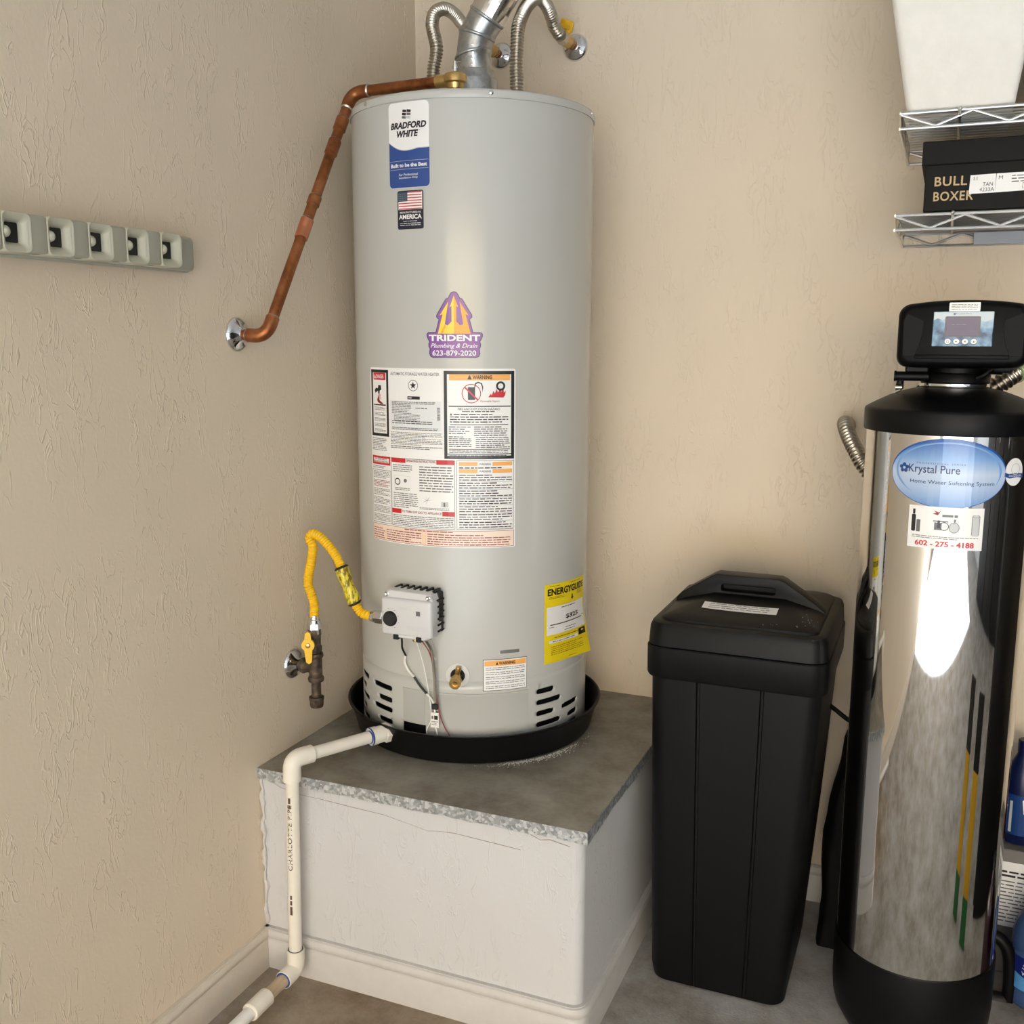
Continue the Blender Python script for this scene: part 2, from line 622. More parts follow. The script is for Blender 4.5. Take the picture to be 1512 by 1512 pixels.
# ================================================================== THE ROOM
GX, GY, GZ = 4.9, -6.0, 2.75     # garage width, door wall, ceiling
def slab(name, lo, hi, M):
    b = bmesh.new(); box(b, lo, hi)
    return struct(finish(name, b, M, smooth=False))
slab('floor', (-.15, GY - .15, -.15), (GX + .15, .15, 0), CONC)
slab('wall_left', (-.15, GY - .15, 0), (0, .15, GZ), WALL)
slab('wall_back', (0, 0, 0), (GX + .15, .15, GZ), WALL)
slab('wall_right', (GX, GY, 0), (GX + .15, 0, GZ), CEIL)
b = bmesh.new()
DX0, DX1, DZ = .35, 4.35, 2.15
box(b, (0, GY - .15, 0), (DX0, GY, GZ)); box(b, (DX1, GY - .15, 0), (GX + .15, GY, GZ)); box(b, (DX0, GY - .15, DZ), (DX1, GY, GZ))
struct(finish('wall_front', b, CEIL, smooth=False))
slab('ceiling', (-.15, GY - .15, GZ), (GX + .15, .15, GZ + .15), CEIL)
slab('driveway', (-12, -30, -.16), (18, GY - .15, -.01), DRIVE)

BB = [(0, 0), (.012, 0), (.012, .064), (.0105, .067), (.0085, .0685), (.0085, .0705), (.0135, .0725), (.016, .078), (.016, .084), (.0125, .0905), (.009, .092), (.009, .0935), (0, .0935)]
def baseboard(b, path):
    """path: list of (point, outward unit normal)"""
    ring_loft(b, [[Vector((p[0] + nn[0] * o_, p[1] + nn[1] * o_, z)) for o_, z in BB] for p, nn in path], closed=True)
W, D, H = .725, .742, .438         # stucco block under the metal sheet
b = bmesh.new(); baseboard(b, [((0, GY), (1, 0)), ((0, -D - .0005), (1, 0))])
struct(finish('baseboard_left', b, mat('beige_trim', (214, 203, 187), .5, var=.05, vscale=25, bump=.1, bscale=60), sharp=30))
b = bmesh.new(); baseboard(b, [((W + .017, 0), (0, -1)), ((GX, 0), (0, -1))])
struct(finish('baseboard_back', b, TRIM, sharp=30))

# ================================================================== HEATER PLATFORM
pl = root('heater_platform', (W / 2, -D / 2, 0), 'cream stucco block with galvanized sheet top carrying the grey water heater', 'platform')
RC = .022
corner = [((W - RC + RC * sin(radians(a)), -D + RC - RC * cos(radians(a))), (sin(radians(a)), -cos(radians(a)))) for a in range(0, 91, 15)]
b = bmesh.new()
out = [(.0005, -.0005), (.0005, -D)] + [p for p, n_ in corner] + [(W, -.0005)]
zs = [.001, .1, .25, .36, H]
ring_loft(b, [[Vector((x, y, z)) for x, y in out] for z in zs])
finish('block', b, PLAT, pl, sharp=50)
b = bmesh.new()
baseboard(b, [((.0005, -D), (0, -1))] + corner + [((W, -.0005), (1, 0))])
finish('base_trim', b, TRIM, pl, sharp=30)
# sheet metal: flat top, bent edge lip with slight waviness
b = bmesh.new()
SX, SY = .737, -.754
N = 40
rows = []
def wav(t): return .0012 * sin(t * 31) + .0010 * sin(t * 57 + 1)
edge = [(SX * i / N, SY) for i in range(N + 1)] + [(SX, SY + (-SY) * i / N) for i in range(1, N + 1)]
top = [b.verts.new((x, y, .460)) for x, y in edge]
mid = [b.verts.new((x + (.0012 if x == SX else 0), y - (.0012 if y == SY else 0), .4585)) for x, y in edge]
bot = [b.verts.new((x + (.0012 if x == SX else 0) + wav(i) * .6, y - (.0012 if y == SY else 0) + wav(i * 1.7) * .6, .4365 + wav(i * .9 + 2))) for i, (x, y) in enumerate(edge)]
inn = [b.verts.new((min(x, SX - .008), max(y, SY + .008), .4385)) for x, y in edge]
cn = b.verts.new((.0005, -.0005, .460))
for i in range(len(edge) - 1):
    f = b.faces.new((top[i], top[i + 1], cn)); f.material_index = 1
    b.faces.new((mid[i], mid[i + 1], top[i + 1], top[i]))
    b.faces.new((bot[i], bot[i + 1], mid[i + 1], mid[i]))
    b.faces.new((inn[i], inn[i + 1], bot[i + 1], bot[i]))
finish('sheet_metal_top', b, [GALV, GALVTOP], pl, sharp=30)['label'] = 'dusty galvanized sheet with bent front lip'
# crumbling caulk bead down the wall joint
b = bmesh.new()
pts = [Vector((.004 + random.uniform(-.002, .003), -D - .001 - random.uniform(0, .003), .10 + .335 * i / 40)) for i in range(41)]
sweep(b, pts, lambda s: .0042 + .0016 * sin(s * 90) + .001 * sin(s * 230), 8)
finish('caulk_bead', b, TRIM, pl)
# hairline cracks in the stucco face
CRK = mat('crack_shadow', (150, 138, 124), .9)
def crack(P, wd):
    dc = Decal(planemap((0, -D, 0), (1, 0, 0), (0, 0, 1)), base=.0004)
    up = [(x, y + wd * random.uniform(.4, 1.5)) for x, y in P]
    dn = [(x, y - wd * random.uniform(.4, 1.5)) for x, y in P]
    V = up + dn
    n_ = len(P)
    dc.add(V, [(i, n_ + i, n_ + i + 1, i + 1) for i in range(n_ - 1)], CRK, 0)
    dc.build('crack', pl)
crack([(.02, .432), (.05, .420), (.10, .413), (.16, .412), (.22, .409), (.30, .406), (.37, .396), (.40, .391), (.42, .395), (.46, .398), (.53, .395), (.60, .392)], .0006)
crack([(.50, .27), (.495, .285), (.503, .30), (.507, .318)], .0005)
crack([(.62, .428), (.64, .421), (.66, .425), (.70, .419)], .0007)

# ================================================================== DRAIN PAN
HC = Vector((.302, -.307, 0)); HR = .263
pan = bmesh.new()
lathe(pan, (HC.x, HC.y, .461), (0, 0, 1), [(0, .001), (0, .272), (.003, .2765), (.06, .2925), (.064, .298), (.068, .2995), (.0695, .298), (.069, .2935), (.064, .2895), (.006, .2735), (.004, .27), (.004, .001)], 96)
pn = finish('drain_pan', pan, PANP)
origin_to(pn, (HC.x, HC.y, .461))
tag(pn, 'round black plastic drain pan under the water heater', 'drain pan')
# salty residue crumbs along the pan's foot
b = bmesh.new()
for i in range(520):
    a = random.gauss(-.62, .22)
    rr = .279 + abs(random.gauss(0, .009))
    s = random.uniform(.0005, .0016)
    x, y = HC.x + rr * cos(a), HC.y + rr * sin(a)
    bmesh.ops.create_cube(b, size=s, matrix=Matrix.Translation((x, y, .4602 + s / 2)) @ Matrix.Rotation(random.random() * 3, 4, 'Z'))
o = finish('mineral_crumbs', b, mat('mineral_white', (206, 204, 198), .8), smooth=False)
o['kind'] = 'stuff'
tag(o, 'fine white mineral crumbs along the foot of the drain pan', 'residue')

# ================================================================== WATER HEATER
wh = root('water_heater', (HC.x, HC.y, .466), 'tall grey gas water heater standing in the black drain pan', 'water heater')
Z0, ZS, Z1 = .476, .640, 1.8195
hm = cylmap(HC, HR, 0)
# upper jacket
b = bmesh.new()
NS = 160
lathe(b, (HC.x, HC.y, 0), (0, 0, 1), [(ZS, HR), (.9, HR), (1.3, HR), (1.7, HR), (Z1, HR)], NS, close0=False, close1=True)
finish('jacket', b, GREY, wh)
# lower skirt with the air-intake slots really cut out
def slot_list():
    S = []
    zr = [.601, .576, .551, .526, .502]
    for i, z in enumerate(zr):
        lng = i % 2 == 0
        S.append((-2.165 if lng else -2.085, -1.895, z - (.0 if lng else .002)))
        S.append((-2.62, -2.28 if lng else -2.36, z))
        S.append((-.604, -.413 if lng else -.326, z + .002))
        if i >= 2:
            S.append((-.314 if lng else -.224, -.060, z + .002))
    return S
def skirt():
    cu = bpy.data.curves.new('skirt', 'CURVE')
    cu.dimensions = '2D'
    cu.fill_mode = 'BOTH'
    def spl(P):
        s = cu.splines.new('POLY')
        s.points.add(len(P) - 1)
        for q, (x, y) in zip(s.points, P):
            q.co = (x, y, 0, 1)
        s.use_cyclic_u = True
    a0, a1 = -3.0 * HR, .7 * HR
    spl([(a0, Z0), (a1, Z0), (a1, ZS), (a0, ZS)])
    for t0, t1, z in slot_list():
        r = .0062
        x0, x1 = t0 * HR + r, t1 * HR - r
        spl([(x1 + r * cos(radians(t)), z + r * sin(radians(t))) for t in range(-90, 91, 30)] + [(x0 + r * cos(radians(t)), z + r * sin(radians(t))) for t in range(90, 271, 30)])
    # square inspection opening under the control
    spl([(-1.772 * HR, .487), (-1.487 * HR, .487), (-1.487 * HR, .536), (-1.772 * HR, .536)])
    ob = bpy.data.objects.new('skirt', cu)
    COL.objects.link(ob)
    me = bpy.data.meshes.new_from_object(ob.evaluated_get(bpy.context.evaluated_depsgraph_get()))
    b = bmesh.new(); b.from_mesh(me)
    bpy.data.objects.remove(ob, do_unlink=True); bpy.data.meshes.remove(me); bpy.data.curves.remove(cu)
    bmesh.ops.remove_doubles(b, verts=b.verts, dist=1e-6)
    st = 2 * pi * HR / NS
    k = math.ceil(a0 / st)
    while k * st < a1:
        bmesh.ops.bisect_plane(b, geom=b.verts[:] + b.edges[:] + b.faces[:], plane_co=(k * st, 0, 0), plane_no=(1, 0, 0), dist=1e-7)
        k += 1
    for v in b.verts:
        v.co = hm(v.co.x, v.co.y, 0)
    bmesh.ops.recalc_face_normals(b, faces=b.faces)
    # make normals point outward
    f = max(b.faces, key=lambda f: f.calc_area())
    if f.normal.dot(f.calc_center_median() - Vector((HC.x, HC.y, f.calc_center_median().z))) < 0:
        bmesh.ops.reverse_faces(b, faces=b.faces)
    # rest of the ring behind
    n2 = 60
    prev = None
    for i in range(n2 + 1):
        a = (.7 + (2 * pi - 3.7) * i / n2) * HR
        cur = (b.verts.new(hm(a, Z0, 0)), b.verts.new(hm(a, ZS, 0)))
        if prev:
            b.faces.new((prev[0], cur[0], cur[1], prev[1]))
        prev = cur
    bmesh.ops.remove_doubles(b, verts=b.verts, dist=1e-6)
    o = finish('skirt', b, GREY, wh, fixn=False)
    md = o.modifiers.new('thickness', 'SOLIDIFY')
    md.thickness = .003
    md.offset = -1
    return o
skirt()
b = bmesh.new()
lathe(b, (HC.x, HC.y, 0), (0, 0, 1), [(.466, HR - .03), (.64, HR - .03)], 48)
finish('burner_chamber', b, GREYD, wh)
b = bmesh.new()
lathe(b, (HC.x, HC.y, 0), (0, 0, 1), [(.4655, HR - .012), (.4655, HR - .002), (.478, HR - .002), (.478, HR - .012)], 96, close0=False, close1=False)
finish('base_ring', b, GREYD, wh)
# top cap with rolled edge
b = bmesh.new()
lathe(b, (HC.x, HC.y, 0), (0, 0, 1), [(1.8175, HR + .0005), (1.8175, HR + .0028), (1.8185, HR + .0034), (1.829, HR + .0034), (1.8325, HR + .0022), (1.8345, HR - .001), (1.8355, HR - .006), (1.8365, .12), (1.837, .001)], NS, close0=False)
cap = finish('top_cap', b, GREY, wh, sharp=50)
for a in (-2.0877, -1.0017, .0907, 1.2):
    n_ = Vector((cos(a), sin(a), 0))
    b = bmesh.new()
    lathe(b, Vector((HC.x, HC.y, 1.8265)) + n_ * (HR + .003), n_, [(0, .0048), (.0012, .0046), (.0022, .0032), (.0025, .0008)], 12)
    finish('screw', b, CHROME, cap)
# access door: proud curved panel with a rolled top edge
b = bmesh.new()
def cpanel(b, a0, a1, z0, z1, off, th=.0022, n_=40, zr=None):
    zr = zr or [z0, z1]
    rings = []
    for i in range(n_ + 1):
        a = a0 + (a1 - a0) * i / n_
        e = Vector((cos(a), sin(a), 0))
        c = Vector((HC.x, HC.y, 0))
        rings.append([c + e * (HR + .0003) + Vector((0, 0, z0)), c + e * (HR + off) + Vector((0, 0, z0 + .001)),
                      c + e * (HR + off) + Vector((0, 0, z1 - .004)), c + e * (HR + off + .0022) + Vector((0, 0, z1 - .002)), c + e * (HR + off + .0018) + Vector((0, 0, z1)), c + e * (HR + .0003) + Vector((0, 0, z1))])
    ring_loft(b, rings)
cpanel(b, -1.545, -.689, .484, .6135, .0022)
finish('access_door', b, GREY, wh, sharp=60)
b = bmesh.new()
cpanel(b, -1.765, -1.553, .539, .6135, .0012, n_=14)
finish('side_flap', b, GREY, wh, sharp=60)

# ---- brand sticker
def hdecal(th): return Decal(cylmap(HC, HR, th), step=.012)
d = hdecal(-1.642)
x0, x1, y0, y1 = -.0468, .0468, 1.654, 1.815
d.rect(x0 - .001, y0 - .001, x1 + .001, y1 + .001, P_LG, 0, r=.0095)
d.rect(x0, y0, x1, y1, P_B, 1, r=.0085)
wave = []
for i in range(25):
    t = i / 24
    wave.append((x0 + (x1 - x0) * t, 1.7225 + .0165 * (1 - t) ** 2.2 - .0085 * sin(pi * min(1, t * 1.35)) * (1 - t * .55) + .003 * t * t))
tops = [(x1, y1 - .0085)] + [(x1 - .0085 + .0085 * cos(radians(a)), y1 - .0085 + .0085 * sin(radians(a))) for a in (30, 60, 90)] + [(x0 + .0085 - .0085 * sin(radians(a)), y1 - .0085 + .0085 * cos(radians(a))) for a in (0, 30, 60, 90)]
d.poly([(x, y + .0022) for x, y in wave] + tops, P_LG, 2)
d.poly([(x, y + .0036) for x, y in wave] + tops, P_W, 3)
d.text('BRADFORD', 0, 1.7715, .082, .0128, P_K, 4, .045, .22)
d.text('WHITE', -.001, 1.7555, .050, .0128, P_K, 4, .045, .22)
d.text('TM', .0265, 1.761, .0025, .0016, P_K, 4)
for i, (dx, dy) in enumerate(((-.009, .006), (-.010, 0), (-.0105, -.006), (.001, .0055), (.0005, -.0005), (0, -.0065))):
    cx, cy = dx + .002, 1.7925 + dy
    d.poly([(cx - .0045, cy - .0018), (cx + .0045, cy - .003), (cx + .005, cy + .0015), (cx - .004, cy + .003)], [P_K, P_K, P_G, P_K, P_G, P_LG][i], 4)
d.text('Built to be the Best', 0, 1.6965, .084, .0074, P_W, 4, .03)
d.rect(x0 + .002, 1.7045, x1 - .002, 1.7051, P_LG, 4); d.rect(x0 + .002, 1.6885, x1 - .002, 1.6891, P_LG, 4)
d.text('For Professional', 0, 1.6785, .044, .0048, P_W, 4, .004, .15)
d.text('Installation Only', 0, 1.672, .044, .0048, P_W, 4, .004, .15)
d.build('brand_sticker', wh, 'white and blue brand sticker')
# ---- flag sticker
d = hdecal(-1.6322)
x0, x1, y0, y1 = -.0302, .0302, 1.5735, 1.648
d.rect(x0, y0, x1, y1, P_N, 0, r=.004)
fx0, fx1, fy0, fy1 = x0 + .0025, x1 - .0025, 1.6115, 1.6455
d.rect(fx0, fy0, fx1, fy1, P_W, 1)
for i in range(7):
    h = (fy1 - fy0) / 13
    d.rect(fx0 + .001, fy0 + .0005 + 2 * i * h, fx1 - .001, fy0 + 2 * i * h + h * .9, P_R, 2)
d.rect(fx0, fy0 + (fy1 - fy0) * .46, fx0 + .0225, fy1, P_FB, 3)
for i in range(5):
    for j in range(4):
        d.rect(fx0 + .002 + i * .0042, fy0 + .0175 + j * .004, fx0 + .003 + i * .0042, fy0 + .0185 + j * .004, P_LG, 4)
d.text('MANUFACTURED IN', 0, 1.606, .048, .0036, P_W, 2, .01)
d.text('AMERICA', 0, 1.5975, .053, .009, P_W, 2, .03)
d.lines(-.016, 1.5905, .016, 1.5875, 1, P_LG, 2)
d.lines(-.024, 1.5865, .024, 1.5795, 2, P_LG, 2)
d.build('flag_sticker', wh, 'navy sticker with striped flag')
# ---- installer sticker (outline traced in its own units)
d = hdecal(-1.2845)
sx_, sy_ = .000254, .000242
def T(P): return [((X - 817) * sx_, 1.3853 - (Y - 427) * sy_) for X, Y in P]
half = [(817, 155), (838, 160), (852, 180), (866, 208), (882, 212), (892, 228), (960, 345), (962, 362), (950, 378), (942, 382), (968, 484), (1030, 486), (1044, 500), (1044, 520), (1032, 548), (1022, 562), (1030, 585), (1028, 606), (1018, 622), (1024, 660), (1014, 686), (990, 698), (905, 696), (817, 698)]
full = half + [(1634 - x, y) for x, y in half[::-1]]
d.poly(T(full), P_DP, 0)
def inset(P, k):
    out = []
    n_ = len(P)
    for i in range(n_):
        a, c, e = Vector(P[i - 1]), Vector(P[i]), Vector(P[(i + 1) % n_])
        t = (e - a).normalized()
        out.append(tuple(c + Vector((-t.y, t.x)) * k))
    return out
d.poly(T(inset(full[:-1], 8)), P_P, 1)
tri = [(817, 188), (852, 280), (838, 272), (832, 405), (850, 420), (880, 415), (862, 238), (930, 345), (908, 340), (930, 420), (948, 498), (817, 498)]
d.poly(T([(817, 188), (850, 282), (836, 274), (836, 498), (817, 498)]), P_TO, 2)
d.poly(T([(817, 188), (784, 282), (798, 274), (798, 498), (817, 498)]), P_TY, 2)
d.poly(T([(836, 400), (868, 432), (890, 420), (862, 238), (932, 350), (908, 340), (948, 498), (836, 498)]), P_TO, 2)
d.poly(T([(798, 400), (766, 432), (744, 420), (772, 238), (702, 350), (726, 340), (686, 498), (798, 498)]), P_TY, 2)
d.poly(T([(744, 420), (720, 470), (710, 498), (724, 498), (752, 440)]), P_TO, 3)
d.text('TRIDENT', *T([(817, 533)])[0], .104, .0125, P_W, 4, .035)
d.text('Plumbing & Drain', *T([(813, 602)])[0], .095, .0115, P_W, 4, .006, .35)
d.text('623-879-2020', *T([(815, 657)])[0], .089, .0108, P_W, 4, .015)
d.build('installer_sticker', wh, 'purple trident sticker with yellow prongs')
# ---- big instruction label
TH0, TH1 = -2.117, -.808
d = hdecal(TH0)
LW = (TH1 - TH0) * HR; LT, LB = 1.2985, .930
def X(u): return u * LW
def Y(v): return LT - v * (LT - LB)
d.rect(0, LB, LW, LT, P_W, 0, r=.004)
# danger column
d.frame(X(.012), Y(.39), X(.185), Y(.012), .0062, P_K, 1)
d.rect(X(.04), Y(.07), X(.16), Y(.03), P_R, 1)
d.text('DANGER', X(.108), Y(.05), X(.075), .0085, P_W, 2, .02)
d.poly([(X(.047), Y(.062)), (X(.067), Y(.062)), (X(.057), Y(.037))], P_W, 2)
d.rect(X(.04), Y(.215), X(.16), Y(.208), P_K, 1)
d.poly([(X(.05), Y(.13)), (X(.065), Y(.115)), (X(.085), Y(.118)), (X(.09), Y(.10)), (X(.115), Y(.10)), (X(.12), Y(.125)), (X(.105), Y(.13)), (X(.10), Y(.15)), (X(.09), Y(.148)), (X(.085), Y(.132)), (X(.06), Y(.145))], P_K, 1)
d.poly([(X(.075), Y(.185)), (X(.09), Y(.155)), (X(.10), Y(.185)), (X(.14), Y(.205)), (X(.115), Y(.207)), (X(.085), Y(.198))], P_DR, 1)
for k in range(3):
    d.poly([(X(.092 + .008 * k), Y(.15)), (X(.095 + .008 * k), Y(.15)), (X(.097 + .01 * k), Y(.18)), (X(.094 + .01 * k), Y(.18))], P_R, 2)
for i in range(5):
    d.lines(X(.045), Y(.222 + .031 * i), X(.155), Y(.243 + .031 * i), 3, P_G)
d.lines(X(.015), Y(.40), X(.16), Y(.475), 8, P_G)
# centre column
d.text('AUTOMATIC STORAGE WATER HEATER', X(.375), Y(.032), X(.34), .0062, P_G, 1, .008)
d.ring(X(.375), Y(.095), .0115, .0012, P_G, 1)
star = []
for i in range(10):
    rr = .0078 if i % 2 == 0 else .0034
    star.append((X(.375) + rr * sin(i * pi / 5), Y(.095) + rr * cos(i * pi / 5)))
d.poly(star, P_K, 1)
d.rect(X(.335), Y(.172), X(.42), Y(.155), P_K, 1)
d.text('CERTIFIED', X(.378), Y(.1635), X(.065), .003, P_LG, 2) if False else None
d.rect(X(.341), Y(.167), X(.365), Y(.160), P_LG, 2)
d.rect(X(.2), Y(.345), X(.555), Y(.18), mat('print_pale_grey', (226, 228, 228), .4), 1)
d.lines(X(.215), Y(.184), X(.52), Y(.20), 2, P_K, 2)
d.lines(X(.215), Y(.20), X(.36), Y(.255), 6, P_G, 2)
d.lines(X(.39), Y(.215), X(.47), Y(.225), 1, P_K, 2)
d.lines(X(.23), Y(.255), X(.42), Y(.295), 5, P_G, 2)
d.lines(X(.215), Y(.29), X(.50), Y(.312), 2, P_K, 2)
d.lines(X(.215), Y(.328), X(.535), Y(.345), 2, P_K, 2)
for i in range(16):
    d.rect(X(.53), Y(.215 + i * .0045), X(.548), Y(.215 + i * .0045 + random.uniform(.001, .003)), P_K, 2)
d.lines(X(.2), Y(.355), X(.56), Y(.43), 9, P_G)
d.lines(X(.2), Y(.433), X(.56), Y(.452), 2, P_K)
# fire warning box
d.frame(X(.572), Y(.497), X(.992), Y(.012), .0066, P_K, 1)
d.rect(X(.605), Y(.063), X(.965), Y(.03), P_O, 1)
d.text('WARNING', X(.80), Y(.0465), X(.115), .0082, P_K, 2, .03)
d.poly([(X(.712), Y(.058)), (X(.738), Y(.058)), (X(.725), Y(.033))], P_K, 2)
d.rect(X(.6), Y(.208), X(.97), Y(.202), P_K, 1)
d.ring(X(.735), Y(.135), .0195, .0016, P_R, 3)
d.rect(X(.715), Y(.17), X(.757), Y(.10), P_K, 2)
d.poly([(X(.694), Y(.104)), (X(.70), Y(.098)), (X(.777), Y(.168)), (X(.771), Y(.174))], P_R, 3)
d.poly([(X(.752), Y(.10)), (X(.757), Y(.078)), (X(.775), Y(.07)), (X(.797), Y(.078)), (X(.805), Y(.10)), (X(.800), Y(.13)), (X(.798), Y(.10)), (X(.79), Y(.082)), (X(.775), Y(.077)), (X(.763), Y(.083)), (X(.758), Y(.10))], P_K, 2)
fl = [(.835, .155), (.85, .135), (.855, .145), (.865, .12), (.873, .135), (.885, .11), (.892, .13), (.905, .105), (.912, .125), (.925, .11), (.928, .13), (.94, .12), (.935, .145), (.925, .157)]
d.poly([(X(u), Y(v)) for u, v in fl], P_R, 2)
d.ring(X(.908), Y(.094), .0095, .004, P_K, 3)
d.text('Flammable Vapors', X(.845), Y(.178), X(.115), .0052, P_DR, 2, 0, .2)
d.text('FIRE AND EXPLOSION HAZARD', X(.78), Y(.22), X(.25), .005, P_K, 1, .01)
d.lines(X(.68), Y(.227), X(.88), Y(.24), 1, P_K)
d.poly([(X(.607), Y(.255)), (X(.622), Y(.255)), (X(.6145), Y(.242))], P_K, 2)
d.lines(X(.63), Y(.243), X(.955), Y(.257), 1, P_K)
d.lines(X(.607), Y(.257), X(.955), Y(.298), 3, P_K)
d.rect(X(.607), Y(.308), X(.955), Y(.304), P_K, 1)
d.lines(X(.6), Y(.313), X(.73), Y(.36), 4, P_K)
d.lines(X(.75), Y(.313), X(.95), Y(.37), 5, P_K)
d.lines(X(.60), Y(.368), X(.735), Y(.432), 6, P_K)
d.lines(X(.76), Y(.372), X(.965), Y(.436), 6, P_K)
d.rect(X(.6), Y(.444), X(.965), Y(.44), P_K, 1)
d.lines(X(.603), Y(.447), X(.955), Y(.465), 2, P_K)
d.rect(X(.59), Y(.472), X(.975), Y(.467), P_K, 1)
d.lines(X(.603), Y(.473), X(.945), Y(.49), 2, P_G)
# lower half: three columns
d.frame(X(.012), Y(.555), X(.192), Y(.505), .0042, P_R, 1)
d.text('FOR YOUR SAFETY', X(.102), Y(.522), X(.12), .004, P_DR, 2, .01)
d.text('READ BEFORE OPERATING', X(.102), Y(.538), X(.145), .004, P_DR, 2, .01)
d.lines(X(.015), Y(.56), X(.185), Y(.578), 2, P_G)
d.frame(X(.008), Y(.895), X(.195), Y(.585), .0009, P_K, 1)
for i in range(6):
    d.lines(X(.02), Y(.592 + .05 * i), X(.185), Y(.635 + .05 * i), 5, P_DR if i == 1 else P_G)
d.frame(X(.2), Y(.895), X(.635), Y(.505), .0008, P_K, 1)
for vv, s in ((.517, 'OPERATING INSTRUCTIONS'), (.808, 'TO TURN OFF GAS TO APPLIANCE')):
    wd = .11 if vv < .6 else .075
    d.rect(X(.203), Y(vv + .014), X(.203 + wd), Y(vv - .012), P_R, 1)
    d.rect(X(.632 - wd), Y(vv + .014), X(.632), Y(vv - .012), P_R, 1)
    d.text(s, X(.417), Y(vv), X(.42 - 2 * wd), .0052, P_DR, 2, .012)
d.lines(X(.215), Y(.54), X(.36), Y(.585), 4, P_G)
d.ring(X(.25), Y(.64), .0075, .0022, P_K, 1)
d.disc(X(.31), Y(.632), .004, .004, P_G, 1)
d.frame(X(.225), Y(.685), X(.345), Y(.605), .0005, P_LG, 1)
d.lines(X(.23), Y(.672), X(.34), Y(.69), 2, P_K)
d.lines(X(.215), Y(.70), X(.40), Y(.79), 8, P_G)
d.lines(X(.41), Y(.54), X(.625), Y(.69), 10, P_G)
for k in range(7):
    a = k * .9
    d.poly([(X(.46), Y(.735)), (X(.462), Y(.737)), (X(.46) + .012 * cos(a), Y(.735) + .011 * sin(a))], P_G, 1)
d.rect(X(.55), Y(.77), X(.595), Y(.74), P_LG, 1); d.rect(X(.565), Y(.768), X(.575), Y(.745), P_G, 2)
d.lines(X(.41), Y(.775), X(.60), Y(.79), 2, P_G)
d.lines(X(.21), Y(.828), X(.625), Y(.89), 6, P_G)
d.frame(X(.645), Y(.895), X(.99), Y(.505), .0008, P_K, 1)
for vv in (.525, .565):
    d.rect(X(.66), Y(vv + .01), X(.77), Y(vv - .012), P_O, 1); d.rect(X(.86), Y(vv + .01), X(.98), Y(vv - .012), P_O, 1)
    d.text('WARNING', X(.815), Y(vv), X(.07), .0045, P_K, 1, .01)
d.lines(X(.66), Y(.539), X(.98), Y(.553), 1, P_K)
zz = .58
for k in range(7):
    n_ = random.choice((2, 3, 3))
    d.lines(X(.66), Y(zz), X(.98), Y(zz + .0135 * n_), n_, P_K)
    zz += .0135 * n_ + .004
    d.rect(X(.655), Y(zz - .001), X(.985), Y(zz - .0025), P_G, 1)
# bottom table
d.rect(X(.006), Y(.994), X(.992), Y(.902), P_PO, 1)
d.frame(X(.006), Y(.994), X(.992), Y(.902), .0008, P_DR, 2)
d.text('CAUTION', X(.5), Y(.912), .001, .001, P_DR, 2) if False else d.lines(X(.30), Y(.905), X(.62), Y(.918), 1, P_DR, 2)
for k in range(5):
    d.lines(X(.015), Y(.922 + .0135 * k), X(.13), Y(.934 + .0135 * k), 1, P_DR, 2)
    d.lines(X(.15), Y(.922 + .0135 * k), X(.42), Y(.934 + .0135 * k), 1, P_DR, 2)
    d.lines(X(.46), Y(.922 + .0135 * k), X(.97), Y(.934 + .0135 * k), 1, P_DR, 2)
for u in (.14, .43, .445):
    d.rect(X(u), Y(.99), X(u + .003), Y(.92), P_O, 2)
d.build('instruction_label', wh, 'large white instruction label with red and orange headings')
# ---- small warning label
d = hdecal(-.8835)
x0, x1, y0, y1 = -.049, .049, .6192, .6886
d.rect(x0, y0, x1, y1, P_K, 0)
d.rect(x0 + .0012, y0 + .0012, x1 - .0012, y1 - .0012, P_W, 1)
d.rect(x0 + .003, y1 - .0145, x1 - .003, y1 - .003, P_O, 2)
d.text('WARNING', .003, y1 - .0088, .036, .0068, P_K, 3, .03)
d.poly([(-.022, y1 - .012), (-.016, y1 - .012), (-.019, y1 - .0055)], P_K, 3)
for k in range(5):
    d.lines(x0 + .006, y1 - .0165 - .0102 * k, x1 - .005, y1 - .0245 - .0102 * k, 2, P_G, 2, fill=.34)
d.build('warning_label', wh, 'white warning label with orange heading')
# ---- energy label, its lower corner curling off
EW = (.07 + .53) * HR
def emap(x, y, off):
    u = x / EW
    v = (.8385 - y) / .177
    peel = .034 * max(0, u - .45) ** 1.6 * max(0, v - .35) ** 1.3 * 2.6
    a = -.5297 + x / HR - .06 * peel / .03 * 0
    rr = HR + off + peel
    return Vector((HC.x + rr * cos(a), HC.y + rr * sin(a), y - .004 * u))
d = Decal(emap, step=.008, base=.0008)
for i in range(12):
    d.rect(0, .8385 - .177 * (i + 1) / 12, EW, .8385 - .177 * i / 12, P_Y, 0)
d.text('ENERGYGUIDE', EW * .5, .8205, EW * .9, .0155, P_K, 2, .038)
d.poly([(EW * .565, .806), (EW * .595, .806), (EW * .595, .80), (EW * .615, .80), (EW * .58, .793), (EW * .545, .80), (EW * .565, .80)], P_K, 2)
d.lines(EW * .08, .8345, EW * .3, .832, 1, P_K, 2); d.lines(EW * .5, .8345, EW * .95, .832, 1, P_K, 2)
d.lines(EW * .08, .8105, EW * .45, .8045, 2, P_K, 2, fill=.3)
d.lines(EW * .72, .811, EW * .9, .802, 3, P_K, 2, fill=.3)
for i in range(5):
    d.rect(EW * .04, .7875 - .0125 * (i + 1), EW * .96, .7875 - .0125 * i, P_W, 1)
d.lines(EW * .32, .785, EW * .75, .781, 1, P_K, 3)
